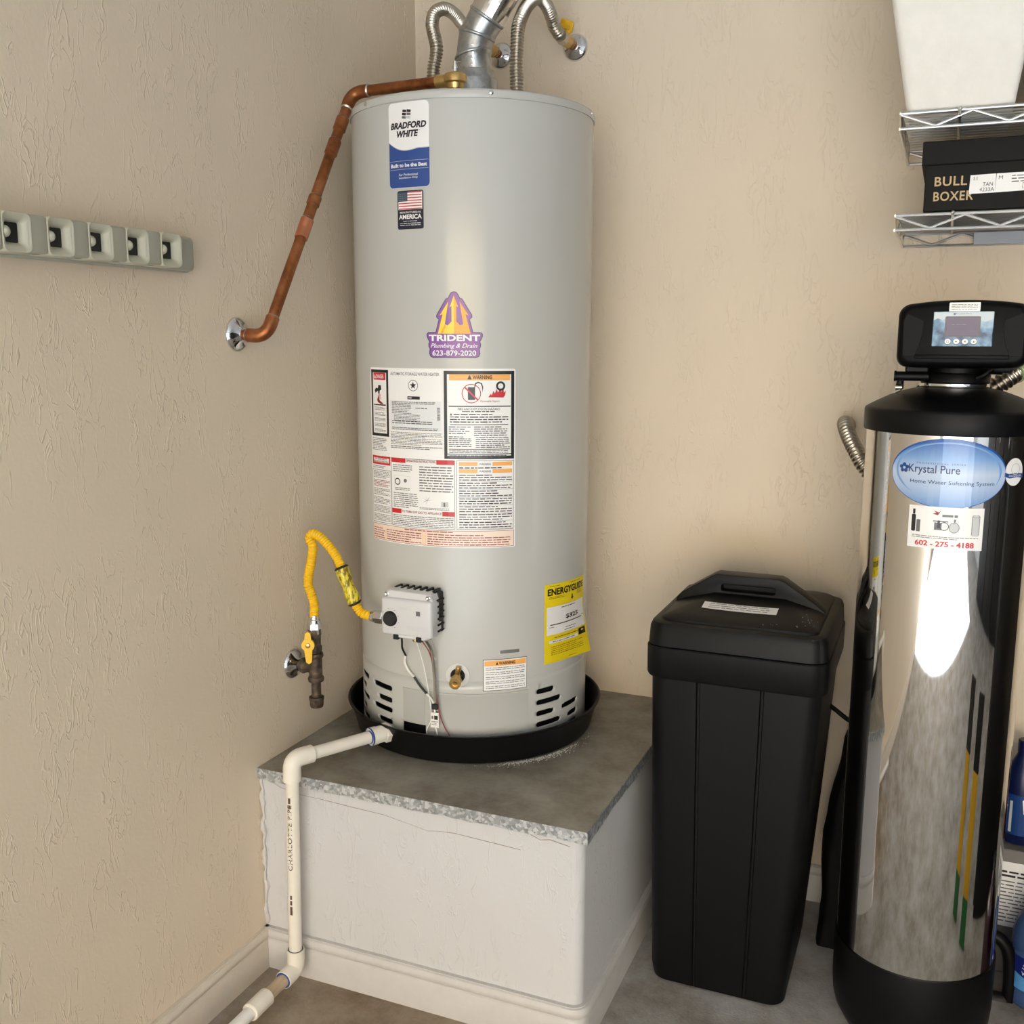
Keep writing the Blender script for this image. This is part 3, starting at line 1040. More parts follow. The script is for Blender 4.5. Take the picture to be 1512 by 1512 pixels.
d.text('$325', EW * .58, .759, EW * .32, .0115, P_K, 3, .03)
d.rect(EW * .1, .7465, EW * .85, .7485, P_K, 3)
d.lines(EW * .08, .7435, EW * .18, .7405, 1, P_K, 3); d.lines(EW * .86, .752, EW * .95, .749, 1, P_K, 3)
d.lines(EW * .42, .737, EW * .72, .734, 1, P_K, 3); d.lines(EW * .4, .7315, EW * .72, .7285, 1, P_K, 3); d.lines(EW * .18, .7195, EW * .82, .7165, 1, P_K, 3)
d.rect(EW * .08, .706, EW * .72, .7125, P_W, 2); d.lines(EW * .15, .711, EW * .65, .7075, 1, P_K, 3)
d.rect(EW * .75, .7065, EW * .94, .7215, P_K, 2); d.poly([(EW * .81, .715), (EW * .89, .715), (EW * .85, .7195)], P_Y, 3)
d.lines(EW * .12, .70, EW * .85, .678, 5, P_K, 2, fill=.22)
d.lines(EW * .5, .6685, EW * .68, .666, 1, P_K, 2)
d.build('energy_label', wh, 'yellow energy label curling at one corner')
d = hdecal(-.848)
d.rect(-.0215, .7, .0215, .7075, mat('foil_plate', (150, 150, 148), .4, .8), 0)
d.rect(-.0235, .699, -.0215, .703, P_LG, 0)
d.build('foil_plate', wh)

# ---- gas control valve
GA = -1.585
gn = Vector((cos(GA), sin(GA), 0)); gt = Vector((-sin(GA), cos(GA), 0)); gz = Vector((0, 0, 1))
GO = Vector((HC.x, HC.y, .797)) + gn * HR
def G(x, y, n_): return GO + gt * x + gz * y + gn * n_
GM = Matrix((gt, gz, gn)).transposed().to_4x4(); GM.translation = GO
GHOUS = mat('control_grey', (208, 208, 208), .42)
gc = None
b = bmesh.new()
box(b, (-.063, -.05, .018), (.056, .030, .058), .007, 3, mtx=GM)
# sloped upper part and lower skirt
def prism(b, P, n0, n1, shr=.004):
    c = Vector((sum(p[0] for p in P) / len(P), sum(p[1] for p in P) / len(P)))
    R0 = [G(x, y, n0) for x, y in P]
    R1 = [G(x, y, n1 - .004) for x, y in P]
    R2 = [G(x + (c.x - x) * shr / max(.01, abs(c.x - x) + .01), y + (c.y - y) * shr / max(.01, abs(c.y - y) + .01), n1) for x, y in P]
    ring_loft(b, [R0, R1, R2])
prism(b, [(-.061, .014), (.054, .014), (.054, .028), (.050, .042), (.044, .0445), (-.046, .0465), (-.054, .044), (-.061, .030)], .014, .050)
prism(b, [(-.062, -.02), (.056, -.02), (.056, -.046), (.04, -.055), (-.03, -.055), (-.060, -.042)], .014, .056)
gc = finish('gas_control', b, GHOUS, wh, sharp=35)
b = bmesh.new()
box(b, (-.05, -.045, 0), (.056, .043, .02), .004, 2, mtx=GM)
for k in range(7):
    box(b, (-.046 + k * .015, .041, .002), (-.040 + k * .015, .0485, .03), .001, 1, mtx=GM)
for k in range(6):
    box(b, (.05, -.04 + k * .013, .004), (.0595, -.036 + k * .013, .03), .001, 1, mtx=GM)
finish('mounting_bracket', b, RUBBER, gc, sharp=35)
b = bmesh.new()
lathe(b, G(-.040, -.014, .056), gn, [(0, .0165), (.004, .0162), (.004, .0145), (.009, .0140), (.0105, .0125), (.0108, .002)], 32)
finish('temperature_knob', b, RUBBER, gc, sharp=35)
for x, y in ((-.052, .036), (.046, .036), (.049, -.046)):
    b = bmesh.new()
    lathe(b, G(x, y, .046), gn, [(0, .0055), (.006, .0055), (.007, .004), (.005, .0015)], 14)
    finish('screw', b, CHROME, gc)
for x in (-.028, .026):
    b = bmesh.new()
    box(b, (x - .006, -.058, .03), (x + .006, -.047, .059), .001, 1, mtx=GM)
    finish('plug', b, RUBBER, gc)
dd = Decal(planemap(G(0, 0, .058), gt, gz), base=.0003, dl=.0002)
dd.frame(.018, -.004, .034, .013, .0006, P_LG, 0); dd.rect(.021, -.002, .031, .008, P_G, 1)
dd.lines(-.018, .014, .010, .008, 2, P_LG, 0); dd.lines(0, -.024, .05, -.034, 4, P_LG, 0, fill=.3)
for k in range(8):
    a = radians(-60 + k * 40)
    dd.rect(-.040 + .021 * cos(a) - .0012, -.014 + .021 * sin(a) - .0005, -.040 + .021 * cos(a) + .0012, -.014 + .021 * sin(a) + .0005, P_G, 0)
dd.build('front_print', gc)
b = bmesh.new(); hexnut(b, G(.006, -.064, .034), gz, .012, .0065)
finish('burner_nut', b, BRASS, gc, sharp=20)
# inlet nipple on the left side
b = bmesh.new()
rod(b, G(-.056, -.022, .032), G(-.074, -.022, .032), .0085, 16)
finish('inlet_nipple', b, STEEL, gc)

def hosewire(name, pts, r, M, parent, n_=8, step=.006):
    b = bmesh.new()
    sweep(b, catmull(pts, step), r, n_)
    return finish(name, b, M, parent)
def S(th, z, off=.006): # point near the tank skin
    return Vector((HC.x + (HR + off) * cos(th), HC.y + (HR + off) * sin(th), z))
WBLK = mat('wire_black', (20, 20, 20), .5); WRED = mat('wire_red', (150, 56, 62), .5); WSIL = mat('burner_tube', (196, 196, 196), .25, 1)
hosewire('pilot_wire', [G(-.024, -.056, .04), G(-.026, -.07, .035), G(-.033, -.088, .022), S(-1.70, .690, .012)], .0022, WBLK, wh)
hosewire('white_sleeve', [S(-1.70, .690, .012), S(-1.72, .675, .01), S(-1.68, .655, .009), S(-1.63, .645, .01)], .0024, WHITEP, wh)
hosewire('dark_sleeve', [S(-1.63, .645, .01), S(-1.58, .628, .01), S(-1.52, .612, .011)], .0026, WBLK, wh)
hosewire('white_lead', [S(-1.52, .612, .011), S(-1.47, .598, .012), S(-1.45, .575, .012), S(-1.47, .545, .012)], .0018, WHITEP, wh)
hosewire('thin_lead', [G(.008, -.066, .033), S(-1.53, .68, .02), S(-1.50, .62, .014), S(-1.48, .56, .012), S(-1.52, .53, .014), S(-1.49, .508, .012), S(-1.44, .49, .012)], .0011, WHITEP, wh)
hosewire('thin_loop', [S(-1.46, .55, .014), S(-1.43, .53, .016), S(-1.43, .505, .014), S(-1.45, .487, .012)], .0012, WHITEP, wh)
hosewire('red_wire', [G(.022, -.056, .04), S(-1.47, .70, .02), S(-1.44, .63, .014), S(-1.40, .56, .012), S(-1.30, .51, .01), S(-1.17, .485, .01), S(-1.10, .475, .012)], .0013, WRED, wh)
hosewire('burner_tube', [G(.030, -.054, .036), S(-1.455, .71, .022), S(-1.445, .65, .014), S(-1.44, .595, .012)], .0042, WSIL, wh)
b = bmesh.new(); a = -1.445
e = Vector((cos(a), sin(a), 0)); t = Vector((-sin(a), cos(a), 0))
Mt = Matrix((t, Vector((0, 0, 1)), e)).transposed().to_4x4(); Mt.translation = S(a, .585, .014)
box(b, (-.007, -.004, -.004), (.007, .008, .004), .001, 1, mi=0, mtx=Mt)
finish('tube_clip', b, WBLK, wh)
b = bmesh.new()
box(b, (-.010, -.045, .0), (.008, -.012, .001), 0, 1, mtx=Mt)
tg = finish('wire_tag', b, WHITEP, wh, smooth=False)
dd = Decal(planemap(Mt @ Vector((0, 0, .0012)), t, (0, 0, 1)), base=.0003)
dd.rect(-.002, -.027, .006, -.018, P_K, 0); dd.lines(-.008, -.03, .006, -.04, 3, P_G, 0); dd.rect(-.008, -.026, -.004, -.019, P_G, 0)
dd.build('tag_print', tg)

# ---- drain valve
a = -1.2726; e = Vector((cos(a), sin(a), 0)); zc = .6545
P0 = Vector((HC.x, HC.y, zc)) + e * HR
b = bmesh.new()
lathe(b, P0, e, [(0, .026), (.001, .026), (.002, .0235), (.0015, .0135), (.0005, .013)], 32)
lathe(b, P0 + Vector((0, 0, .006)), e, [(0, .018), (.0015, .0178), (.002, .015)], 24)
finish('drain_surround', b, mat('surround_pale', (206, 205, 200), .4), wh)
b = bmesh.new(); lathe(b, P0 + e * .0012, e, [(0, .0155), (.0012, .0155)], 24)
finish('drain_hole', b, GREYD, wh)
b = bmesh.new()
ax = (e + Vector((0, 0, -.12))).normalized()
lathe(b, P0, ax, [(0, .0085), (.022, .0085), (.022, .0115), (.026, .0125), (.029, .0115), (.032, .0125), (.035, .0115), (.038, .0125), (.043, .0122), (.043, .008), (.038, .0075), (.038, .004), (.041, .003), (.041, .0005)], 24)
lathe(b, P0 + e * .013, (.15, .1, 1), [(0, .005), (.014, .0055), (.016, .0065), (.022, .0065), (.023, .004)], 14)
finish('drain_valve', b, BRASS, wh, sharp=35)

# ---- relief valve, nipples on top
TP = Vector((.343, -.479, 1.8365))
b = bmesh.new()
lathe(b, TP, (0, 0, 1), [(0, .012), (.016, .012), (.016, .0165), (.026, .018), (.029, .0225), (.040, .0232), (.044, .0215), (.0465, .016), (.048, .010)], 28)
rod(b, TP + Vector((-.012, 0, .0335)), TP + Vector((-.042, 0.0008, .0335)), .0125, 20)
rv = finish('relief_valve', b, BRASS, wh, sharp=35)
b = bmesh.new(); lathe(b, TP + Vector((0, 0, .047)), (0, 0, 1), [(0, .0035), (.009, .0035), (.009, .0055), (.013, .0055), (.013, .0035), (.022, .0035), (.0225, .002)], 12)
box(b, TP + Vector((-.002, -.003, .065)), TP + Vector((.014, .003, .0672)), .001, 1)
finish('relief_lever', b, CHROME, rv)
IN = [Vector((.206, -.307, 1.8365)), Vector((.405, -.307, 1.8365))]
for p in IN:
    b = bmesh.new()
    lathe(b, p, (0, 0, 1), [(0, .018), (.003, .018), (.003, .0135), (.030, .0135)], 20)
    hexnut(b, p + Vector((0, 0, .022)), (0, 0, 1), .02, .017)
    finish('pipe_nipple', b, STEEL, wh, sharp=30)

# ================================================================== WATER CONNECTORS
def line_conn(name, pts, label):
    b = bmesh.new()
    corrugated(b, pts, .0128, .0068, .17, 16)
    o = finish(name, b, STEEL, sharp=80)
    origin_to(o, pts[0])
    return tag(o, label, 'hose', 'corrugated water connectors on the heater')
HLp = [(.206, -.307, 1.872), (.206, -.307, 1.905), (.207, -.307, 1.94), (.214, -.305, 1.982), (.207, -.30, 2.009), (.196, -.29, 2.039), (.192, -.27, 2.069), (.2, -.24, 2.086), (.205, -.2, 2.086), (.207, -.16, 2.075), (.216, -.125, 2.055), (.232, -.105, 2.041)]
HRp = [(.405, -.307, 1.872), (.405, -.307, 1.90), (.404, -.307, 1.927), (.405, -.307, 1.961), (.405, -.3, 2.006), (.406, -.28, 2.039), (.409, -.25, 2.07), (.416, -.215, 2.091), (.421, -.18, 2.087), (.4215, -.15, 2.073), (.422, -.13, 2.056), (.4255, -.106, 2.043)]
line_conn('water_connector', HLp, 'corrugated steel water hose looping behind the vent pipe')
line_conn('water_connector', HRp, 'corrugated steel water hose ending at the yellow handled shutoff')

def escutcheon(p, n_, R_, parent):
    b = bmesh.new()
    lathe(b, Vector(p), n_, [(.0003, R_), (.002, R_), (.006, R_ * .93), (.010, R_ * .76), (.013, R_ * .5), (.018, R_ * .40), (.019, R_ * .34)], 40)
    return finish('escutcheon', b, CHROME, parent, sharp=60)
def shutoff(x, label, handle):
    r_ = root('water_shutoff', (x, 0, 2.04), label, 'valve')
    escutcheon((x, 0, 2.04), (0, -1, 0), .031, r_)
    b = bmesh.new()
    rod(b, (x, -.004, 2.04), (x, -.04, 2.04), .0105, 18)
    finish('stub_pipe', b, COPPER, r_)
    b = bmesh.new()
    lathe(b, (x, -.034, 2.04), (0, -1, 0), [(0, .011), (.004, .0125), (.014, .0125), (.018, .0142), (.03, .0145), (.036, .0130), (.044, .0125), (.05, .0125), (.05, .0105), (.054, .0105)], 24)
    hexnut(b, (x, -.038, 2.04), (0, -1, 0), .011, .0142)
    finish('valve_body', b, BRASS, r_, sharp=30)
    b = bmesh.new()
    hexnut(b, (x, -.082, 2.04), (0, -1, 0), .02, .0160)
    lathe(b, (x, -.100, 2.04), (0, -1, 0), [(0, .015), (.007, .0145)], 20)
    finish('union_nut', b, STEEL, r_, sharp=30)
    if handle:
        b = bmesh.new()
        lathe(b, (x, -.058, 2.052), (0, 0, 1), [(0, .006), (.014, .006), (.014, .0085), (.017, .0085)], 16)
        Mh = Matrix.Translation((x - .002, -.060, 2.073)) @ Matrix.Rotation(radians(24), 4, 'Y') @ Matrix.Rotation(radians(18), 4, 'X')
        box(b, (-.017, -.004, -.011), (.017, .004, .013), .003, 2, mtx=Mh)
        box(b, (-.012, -.006, -.006), (.012, -.003, .004), .001, 1, mtx=Mh)
        finish('handle', b, YHAND, r_, sharp=35)
shutoff(.236, 'brass water stub with chrome wall plate half hidden behind the vent pipe', False)
shutoff(.429, 'brass water shutoff with yellow handle and chrome wall plate', True)

# ================================================================== VENT PIPE
vp = root('vent_pipe', (.305, -.307, 1.837), 'galvanized vent pipe with foil tape rising from the heater top', 'vent pipe')
b = bmesh.new()
VX, VY = .306, -.307
lathe(b, (VX, VY, 0), (0, 0, 1), [(1.8375, .05), (1.906, .05), (1.910, .049), (1.915, .0455), (1.918, .0435), (1.926, .042), (1.928, .039)], 40, close0=True, close1=False)
hood = finish('draft_hood', b, VENT, vp, sharp=35)
def vring(x, z, tilt, r, n_=40):
    tx_, tz_ = cos(tilt), -sin(tilt)       # tilt>0 leans the axis to +x
    return [Vector((x + r * cos(2 * pi * i / n_) * tx_, VY + r * sin(2 * pi * i / n_), z + r * cos(2 * pi * i / n_) * tz_)) for i in range(n_)]
def gore(name, a, c, ra, rc, bead_end=True):
    (xa, za, ta), (xc, zc, tc_) = a, c
    b = bmesh.new()
    R_ = [vring(xa, za, ta, ra)]
    dx, dz = sin(tc_), cos(tc_)
    R_.append(vring(xc - dx * .005, zc - dz * .005, tc_, rc))
    if bead_end:
        R_ += [vring(xc - dx * .0035, zc - dz * .0035, tc_, rc + .0022), vring(xc, zc, tc_, rc + .003), vring(xc + dx * .002, zc + dz * .002, tc_, rc + .0015), vring(xc + dx * .003, zc + dz * .003, tc_, rc - .001)]
    ring_loft(b, R_, False, False)
    return finish(name, b, VENT, vp, sharp=50)
k0 = (VX, 1.922, 0); k1 = (.3035, 1.962, -.20); k2 = (.3125, 2.002, .33); k3 = (.336, 2.036, .62)
gore('pipe_section', k0, k1, .0375, .0385)
gore('pipe_section', k1, k2, .0385, .0385)
gore('pipe_section', k2, k3, .0385, .0385)
# small rivets on the pipe
for i, (z, ph) in enumerate(((1.934, -1.25), (1.946, -1.25), (1.974, -1.22), (1.988, -1.22))):
    b = bmesh.new()
    e = Vector((cos(ph), sin(ph), 0))
    lathe(b, Vector((VX - .001, VY, z)) + e * .0378, e, [(0, .0022), (.001, .0018), (.0013, .0004)], 10)
    finish('rivet', b, CHROME, vp)
# foil taped run to the ceiling
b = bmesh.new()
rnd = random.Random(3)
rings = []
seg = 46
ax_ = Vector((sin(.62), 0, cos(.62)))
st = Vector((.336, VY, 2.036)) + ax_ * .001
pp = [st + ax_ * (.25 * i / 22) for i in range(23)]
last = pp[-1]
for i in range(1, 17):
    t = i / 16
    pp.append(Vector((last.x + .06 * sin(t * pi / 2) , VY, last.z + (GZ - last.z) * t)))
for i, p in enumerate(pp):
    tl = .62 if i < 20 else max(0, .62 - (i - 20) * .15)
    rg = vring(p.x, p.z, tl, .0392, seg)
    c = Vector(p)
    rings.append([c + (q - c) * (1 + (.035 * (rnd.random() - .5) + .02 * sin(j * .9 + i * 1.7) * sin(j * .37 - i)) * (1 if i else .3)) for j, q in enumerate(rg)])
ring_loft(b, rings, False, False)
finish('foil_wrap', b, FOIL, vp, smooth=True, sharp=9)['label'] = 'crinkled foil tape wrap'

# ================================================================== COPPER DISCHARGE PIPE
cp = root('discharge_pipe', (0, -.762, 1.365), 'aged copper relief pipe running from heater top down to the left wall', 'pipe')
escutcheon((0, -.762, 1.365), (1, 0, 0), .034, cp)
A0 = Vector((.004, -.762, 1.365)); A1 = Vector((.070, -.762, 1.361)); A2 = Vector((.094, -.464, 1.870)); A3 = TP + Vector((-.036, .0008, .0335))
CR = .0112
b = bmesh.new(); sweep(b, [A0, A1 + (A0 - A1).normalized() * .022], CR, 18); finish('pipe', b, COPPER, cp)
dv = (A2 - A1).normalized(); ln = (A2 - A1).length
b = bmesh.new(); rod(b, A1 + dv * .02, A2 - dv * .02, CR, 20); finish('pipe', b, COPPER, cp)
b = bmesh.new(); rod(b, A2 + (A3 - A2).normalized() * .02, A3, CR, 20); finish('pipe', b, COPPER, cp)
for q0, q1, q2 in ((A0, A1, A2), (A1, A2, A3)):
    b = bmesh.new()
    P = elbow_pts(q0, q1, q2, .030, 12)
    sweep(b, [P[0] + (q0 - q1).normalized() * .012] + P + [P[-1] + (q2 - q1).normalized() * .012], CR + .0022, 20)
    finish('elbow', b, COPPER, cp, sharp=50)
    for e, q in ((P[0], q0), (P[-1], q2)):
        dd_ = (q - q1).normalized()
        b = bmesh.new(); lathe(b, e + dd_ * .012, dd_, [(0, CR + .0023), (.0015, CR + .0016), (.003, CR + .0003)], 20)
        finish('solder_ring', b, SOLDER, cp)
for t, M_, h in ((.76, COPPER, .034), (.86, COPPER, .03), (.535, COPPER, .02), (.42, COPPERN, .045)):
    c = A1 + dv * (ln * t)
    b = bmesh.new(); lathe(b, c - dv * h / 2, dv, [(0, CR + .0008), (.001, CR + .0022), (h / 2 - .002, CR + .0022), (h / 2, CR + .0016), (h / 2 + .002, CR + .0022), (h - .001, CR + .0022), (h, CR + .0008)], 22)
    o = finish('coupling', b, M_, cp, sharp=50)
    if M_ is COPPERN:
        o['label'] = 'bright new copper coupling'
    b = bmesh.new(); lathe(b, c + dv * h / 2, dv, [(0, CR + .0020), (.0025, CR + .0003)], 20); finish('solder_ring', b, SOLDER, cp)

# ================================================================== GAS LINE
GP = Vector((.060, -.613, .648))
gs = root('gas_shutoff', (0, -.613, .648), 'rusty iron gas tee with yellow lever valve on the left wall', 'valve')
escutcheon((0, -.613, .648), (1, 0, 0), .034, gs)
b = bmesh.new(); rod(b, (.004, -.613, .648), (.045, -.613, .648), .0105, 18); finish('wall_nipple', b, IRON, gs)
b = bmesh.new()
lathe(b, GP + Vector((0, 0, -.032)), (0, 0, 1), [(0, .0165), (.006, .018), (.010, .0165), (.012, .0145), (.052, .0145), (.054, .0165), (.058, .018), (.064, .0165)], 24)
lathe(b, GP + Vector((-.034, 0, 0)), (1, 0, 0), [(0, .0165), (.005, .018), (.009, .0165), (.011, .0142), (.034, .0142)], 24)
finish('tee', b, IRON, gs, sharp=40)
b = bmesh.new(); rod(b, GP + Vector((0, 0, -.03)), GP + Vector((0, 0, -.075)), .0105, 18); finish('drip_nipple', b, IRON, gs)
b = bmesh.new(); lathe(b, GP + Vector((0, 0, -.092)), (0, 0, 1), [(0, .010), (.001, .0135), (.006, .015), (.016, .0152), (.018, .0165), (.024, .0165), (.025, .012)], 24); finish('pipe_cap', b, IRON, gs, sharp=40)
b = bmesh.new()
lathe(b, GP + Vector((0, 0, .03)), (0, 0, 1), [(0, .0105), (.006, .0105), (.006, .0150), (.016, .0155), (.02, .0125), (.040, .0135), (.044, .0155), (.056, .0150), (.058, .011), (.072, .011)], 8)
lathe(b, GP + Vector((0, 0, .056)), (.25, -1, 0), [(0, .008), (.018, .008), (.02, .005)], 14)
finish('valve_body', b, IRON, gs, sharp=30)
# yellow lever: hub and tapering blade, facing the room
b = bmesh.new()
hv = Vector((.45, -.9, 0)).normalized()
hp = GP + Vector((0, 0, .056)) + hv * .020
ht_ = Vector((-hv.y, hv.x, 0))
Hm = Matrix((ht_, Vector((0, 0, 1)), hv)).transposed().to_4x4(); Hm.translation = hp + ht_ * -.012
def hprism(P, n0, n1):
    ring_loft(b, [[Hm @ Vector((x, y, n0)) for x, y in P], [Hm @ Vector((x, y, n1)) for x, y in P]])
hprism([(.014 * cos(a * pi / 8), .014 * sin(a * pi / 8)) for a in range(16)], -.003, .005)
hprism([(-.008, .006), (-.006, .026), (0, .030), (.006, .026), (.008, .006)], -.002, .004)
hprism([(-.009, -.006), (-.005, -.038), (.001, -.042), (.007, -.038), (.009, -.006)], -.002, .004)
finish('lever', b, YELL, gs, sharp=40)
b = bmesh.new(); lathe(b, Hm @ Vector((0, 0, .005)), hv, [(0, .0055), (.002, .0052), (.003, .003)], 12); finish('lever_screw', b, BRASS, gs)

gh = root('gas_connector', (.058, -.613, .72), 'yellow coated flexible gas hose arching from wall valve to heater control', 'hose')
GPp = [(.060, -.613, .762), (.061, -.613, .79), (.053, -.613, .816), (.047, -.613, .840), (.058, -.613, .890), (.062, -.613, .918), (.053, -.611, .935), (.064, -.61, .945), (.088, -.612, .934), (.116, -.613, .906), (.133, -.614, .877), (.148, -.612, .837), (.162, -.608, .799), (.175, -.604, .780), (.196, -.6015, .775)]
b = bmesh.new(); corrugated(b, GPp, .0098, .0054, .11, 16); finish('hose', b, YELL, gh, sharp=80)
b = bmesh.new(); hexnut(b, (.060, -.613, .722), (0, 0, 1), .026, .0155); lathe(b, (.060, -.613, .747), (0, 0, 1), [(0, .0135), (.008, .0125), (.010, .0105), (.018, .0102)], 18); finish('nut', b, CHROME, gh, sharp=25)
b = bmesh.new(); dx_ = gt; hexnut(b, G(-.092, -.022, .032), gt, .022, .0145); lathe(b, G(-.104, -.022, .032), gt, [(0, .0102), (.005, .0122), (.012, .0128)], 18); finish('nut', b, CHROME, gh, sharp=25)
tagp = catmull(GPp, .003)
L_ = [p for p in tagp if p.x > .128 and p.z < .88 and p.z > .80]
b = bmesh.new()
sweep(b, L_, lambda s: .0142 + .0012 * sin(s * 120), 14)
o = finish('tag_sleeve', b, YTAG, gh, sharp=60)
# squash the sleeve a little so that it reads as a wrapped tag
b = bmesh.new(); q = L_[0]; lathe(b, q, L_[1] - L_[0], [(-.003, .0118), (0, .0155), (.002, .0155), (.004, .0118)], 14); finish('tie', b, RUBBER, gh)
b = bmesh.new(); q = L_[-1]; lathe(b, q, L_[-2] - L_[-1], [(-.003, .0118), (0, .0150), (.002, .0150), (.004, .0118)], 14); finish('tie', b, RUBBER, gh)

# ================================================================== PVC DRAIN LINE
pv = root('drain_pipe', (.106, -.79, 0), 'white plastic drain pipe running from the pan down the platform front', 'pipe')
PR = .0134
pe = Vector((.198, -.572, .507))                       # at the pan wall
B0 = Vector((.203, -.607, .510)); B1 = Vector((.114, -.788, .512)); B2 = Vector((.106, -.788, .043)); B3 = Vector((.094, -1.35, .026))
hd = (B1 - B0).normalized()
b = bmesh.new(); rod(b, B0 + hd * -.03, B1 - hd * .03, PR, 24); finish('pipe', b, PVC, pv)
b = bmesh.new()
lathe(b, B0 - hd * .032, hd, [(0, PR + .003), (.001, PR + .005), (.030, PR + .005), (.030, PR + .0062), (.044, PR + .0062), (.045, PR + .0006)], 28)
hexnut(b, B0 - hd * .036, hd, .016, PR + .0085)
finish('adapter', b, PVC, pv, sharp=30)
b = bmesh.new(); lathe(b, B0 + hd * .012, hd, [(0, PR + .0064), (.0025, PR + .0066), (.004, PR + .0064)], 24, close0=False, close1=False)
lathe(b, B0 + hd * .013, hd, [(0, PR + .0010), (.003, PR + .0010)], 24); finish('primer_ring', b, BLUEP, pv)
def pelbow(q0, q1, q2, bend, M_):
    b = bmesh.new()
    P = elbow_pts(q0, q1, q2, bend, 12)
    d0 = (q0 - q1).normalized(); d2 = (q2 - q1).normalized()
    R_ = PR + .0052
    sweep(b, [P[0] + d0 * .024, P[0] + d0 * .023] + P + [P[-1] + d2 * .023, P[-1] + d2 * .024], R_, 28)
    o = finish('elbow', b, M_, pv, sharp=50)
    for e, dd_ in ((P[0], d0), (P[-1], d2)):
        b = bmesh.new(); lathe(b, e + dd_ * .024, dd_, [(0, R_), (.0006, R_ - .001), (.0006, PR + .001)], 28, close0=False, close1=False)
        finish('elbow_lip', b, M_, pv)
    return o
pelbow(B0, B1, B2, .022, PVC)
dn = (B2 - B1).normalized()
b = bmesh.new(); rod(b, B1 + dn * .04, B2 - dn * .035, PR, 24); finish('pipe', b, PVC, pv)
pelbow(B1, B2, B3, .020, PVC)
fd = (B3 - B2).normalized()
b = bmesh.new(); lathe(b, B2 - dn * .0448, dn, [(0, PR + .003), (.002, PR + .0035)], 24); finish('primer_ring', b, mat('primer_purple_grey', (86, 84, 92), .5), pv)
b = bmesh.new(); lathe(b, B2 + fd * .0405, fd, [(0, PR + .0044), (.004, PR + .0044), (.0045, PR + .001)], 24); finish('primer_ring', b, BLUEP, pv)
b = bmesh.new(); rod(b, B2 + fd * .03, B2 + fd * .115, PR, 24); finish('pipe', b, PVCD, pv)['label'] = 'brown stained length of pipe'
b = bmesh.new(); lathe(b, B2 + fd * .098, fd, [(0, PR + .003), (.002, PR + .0052), (.054, PR + .0052), (.0555, PR + .0035), (.0555, PR + .001)], 28); finish('coupling', b, PVC, pv, sharp=40)
b = bmesh.new(); rod(b, B2 + fd * .15, B3, PR, 24); finish('pipe', b, mat('clean_pvc', (240, 238, 232), .35), pv)
# printing on the riser
pc = Vector((CAM.x - .11, CAM.y + .79, 0)).normalized()
pa = math.atan2(pc.y, pc.x) - .55
def pmap(x, y, off):   # text reads upward: x along z, y around the pipe
    a = pa - y / PR
    z = .16 + x
    t = (B1.z - z) / (B1.z - B2.z)
    c = B1.lerp(B2, t)
    return Vector((c.x + (PR + off) * cos(a), c.y + (PR + off) * sin(a), z))
for tx, x0_, wd_ in (('CHARLOTTE PIPE', .155, .145), ('3/4', .262, .026), ('D2665 A', .040, .055)):
    if tx == 'CHARLOTTE PIPE':
        d = Decal(pmap, base=.0004)
        d.text(tx, x0_ + .03, 0, wd_, .0092, P_PIPE, 0, .012, sp=1.1)
        d.build('pipe_print', pv)
    else:      # worn, unreadable stamps
        d = Decal(pmap, base=.0004)
        d.lines(x0_ - wd_ / 2, .0036, x0_ + wd_ / 2, -.0036, 1, P_PIPE, 0, fill=.7)
        d.build('worn_stamp', pv)

# ================================================================== BROOM HOLDER
bh = root('broom_holder', (0, -1.15, 1.505), 'sage grey plastic broom holder rail screwed to the left wall', 'broom holder')
b = bmesh.new()
box(b, (.0004, -1.47, 1.474), (.016, -.905, 1.538), .006, 3)
finish('back_rail', b, RACK, bh, sharp=35)
b = bmesh.new()
box(b, (.001, -.99, 1.4765), (.030, -.908, 1.5355), .009, 4)
finish('end_block', b, RACK, bh, sharp=35)
pitch = .0795
for i in range(6):
    y1_ = -.986 - pitch * i           # far edge of the mouth
    y0_ = y1_ - .044                  # near edge of the mouth
    # separator block nearer the camera
    b = bmesh.new()
    box(b, (.002, y0_ - .0355, 1.4785), (.060, y0_ + .001, 1.533), .004, 3)
    finish('separator', b, RACK, bh, sharp=35)
    # flared mouth: rounded funnel open towards the room
    b = bmesh.new()
    yc = (y0_ + y1_) / 2 + .003; zc = 1.5055
    rings = []
    for x, hw, hh, rr in ((.012, .024, .0275, .006), (.057, .0255, .0285, .009), (.061, .0245, .0275, .009), (.0605, .0225, .0255, .009), (.056, .0175, .0195, .007), (.050, .0125, .0145, .003), (.046, .0120, .0140, .002)):
        rings.append([Vector((x, p.x, p.y)) for p in rrect(yc, zc, hw * 2, hh * 2, rr, 0, 5)])
    ring_loft(b, rings, True, False)
    finish('mouth', b, RACKL, bh, sharp=50)
    b = bmesh.new(); box(b, (.0125, yc - .0124, zc - .0144), (.0475, yc + .0124, zc + .0144))
    finish('grip_pad', b, RUBBER, bh, smooth=False)
    b = bmesh.new(); bmesh.ops.create_uvsphere(b, u_segments=20, v_segments=12, radius=.0085, matrix=Matrix.Translation((.054, yc - .0165, zc)))
    finish('roller_ball', b, RACKL, bh)
    b = bmesh.new(); lathe(b, (.045, y0_ - .010, 1.4788), (0, 0, -1), [(0, .006), (.0006, .0055), (.0007, .001)], 14)
    finish('hook_pivot', b, mat('sage_dark', (96, 94, 82), .6), bh)

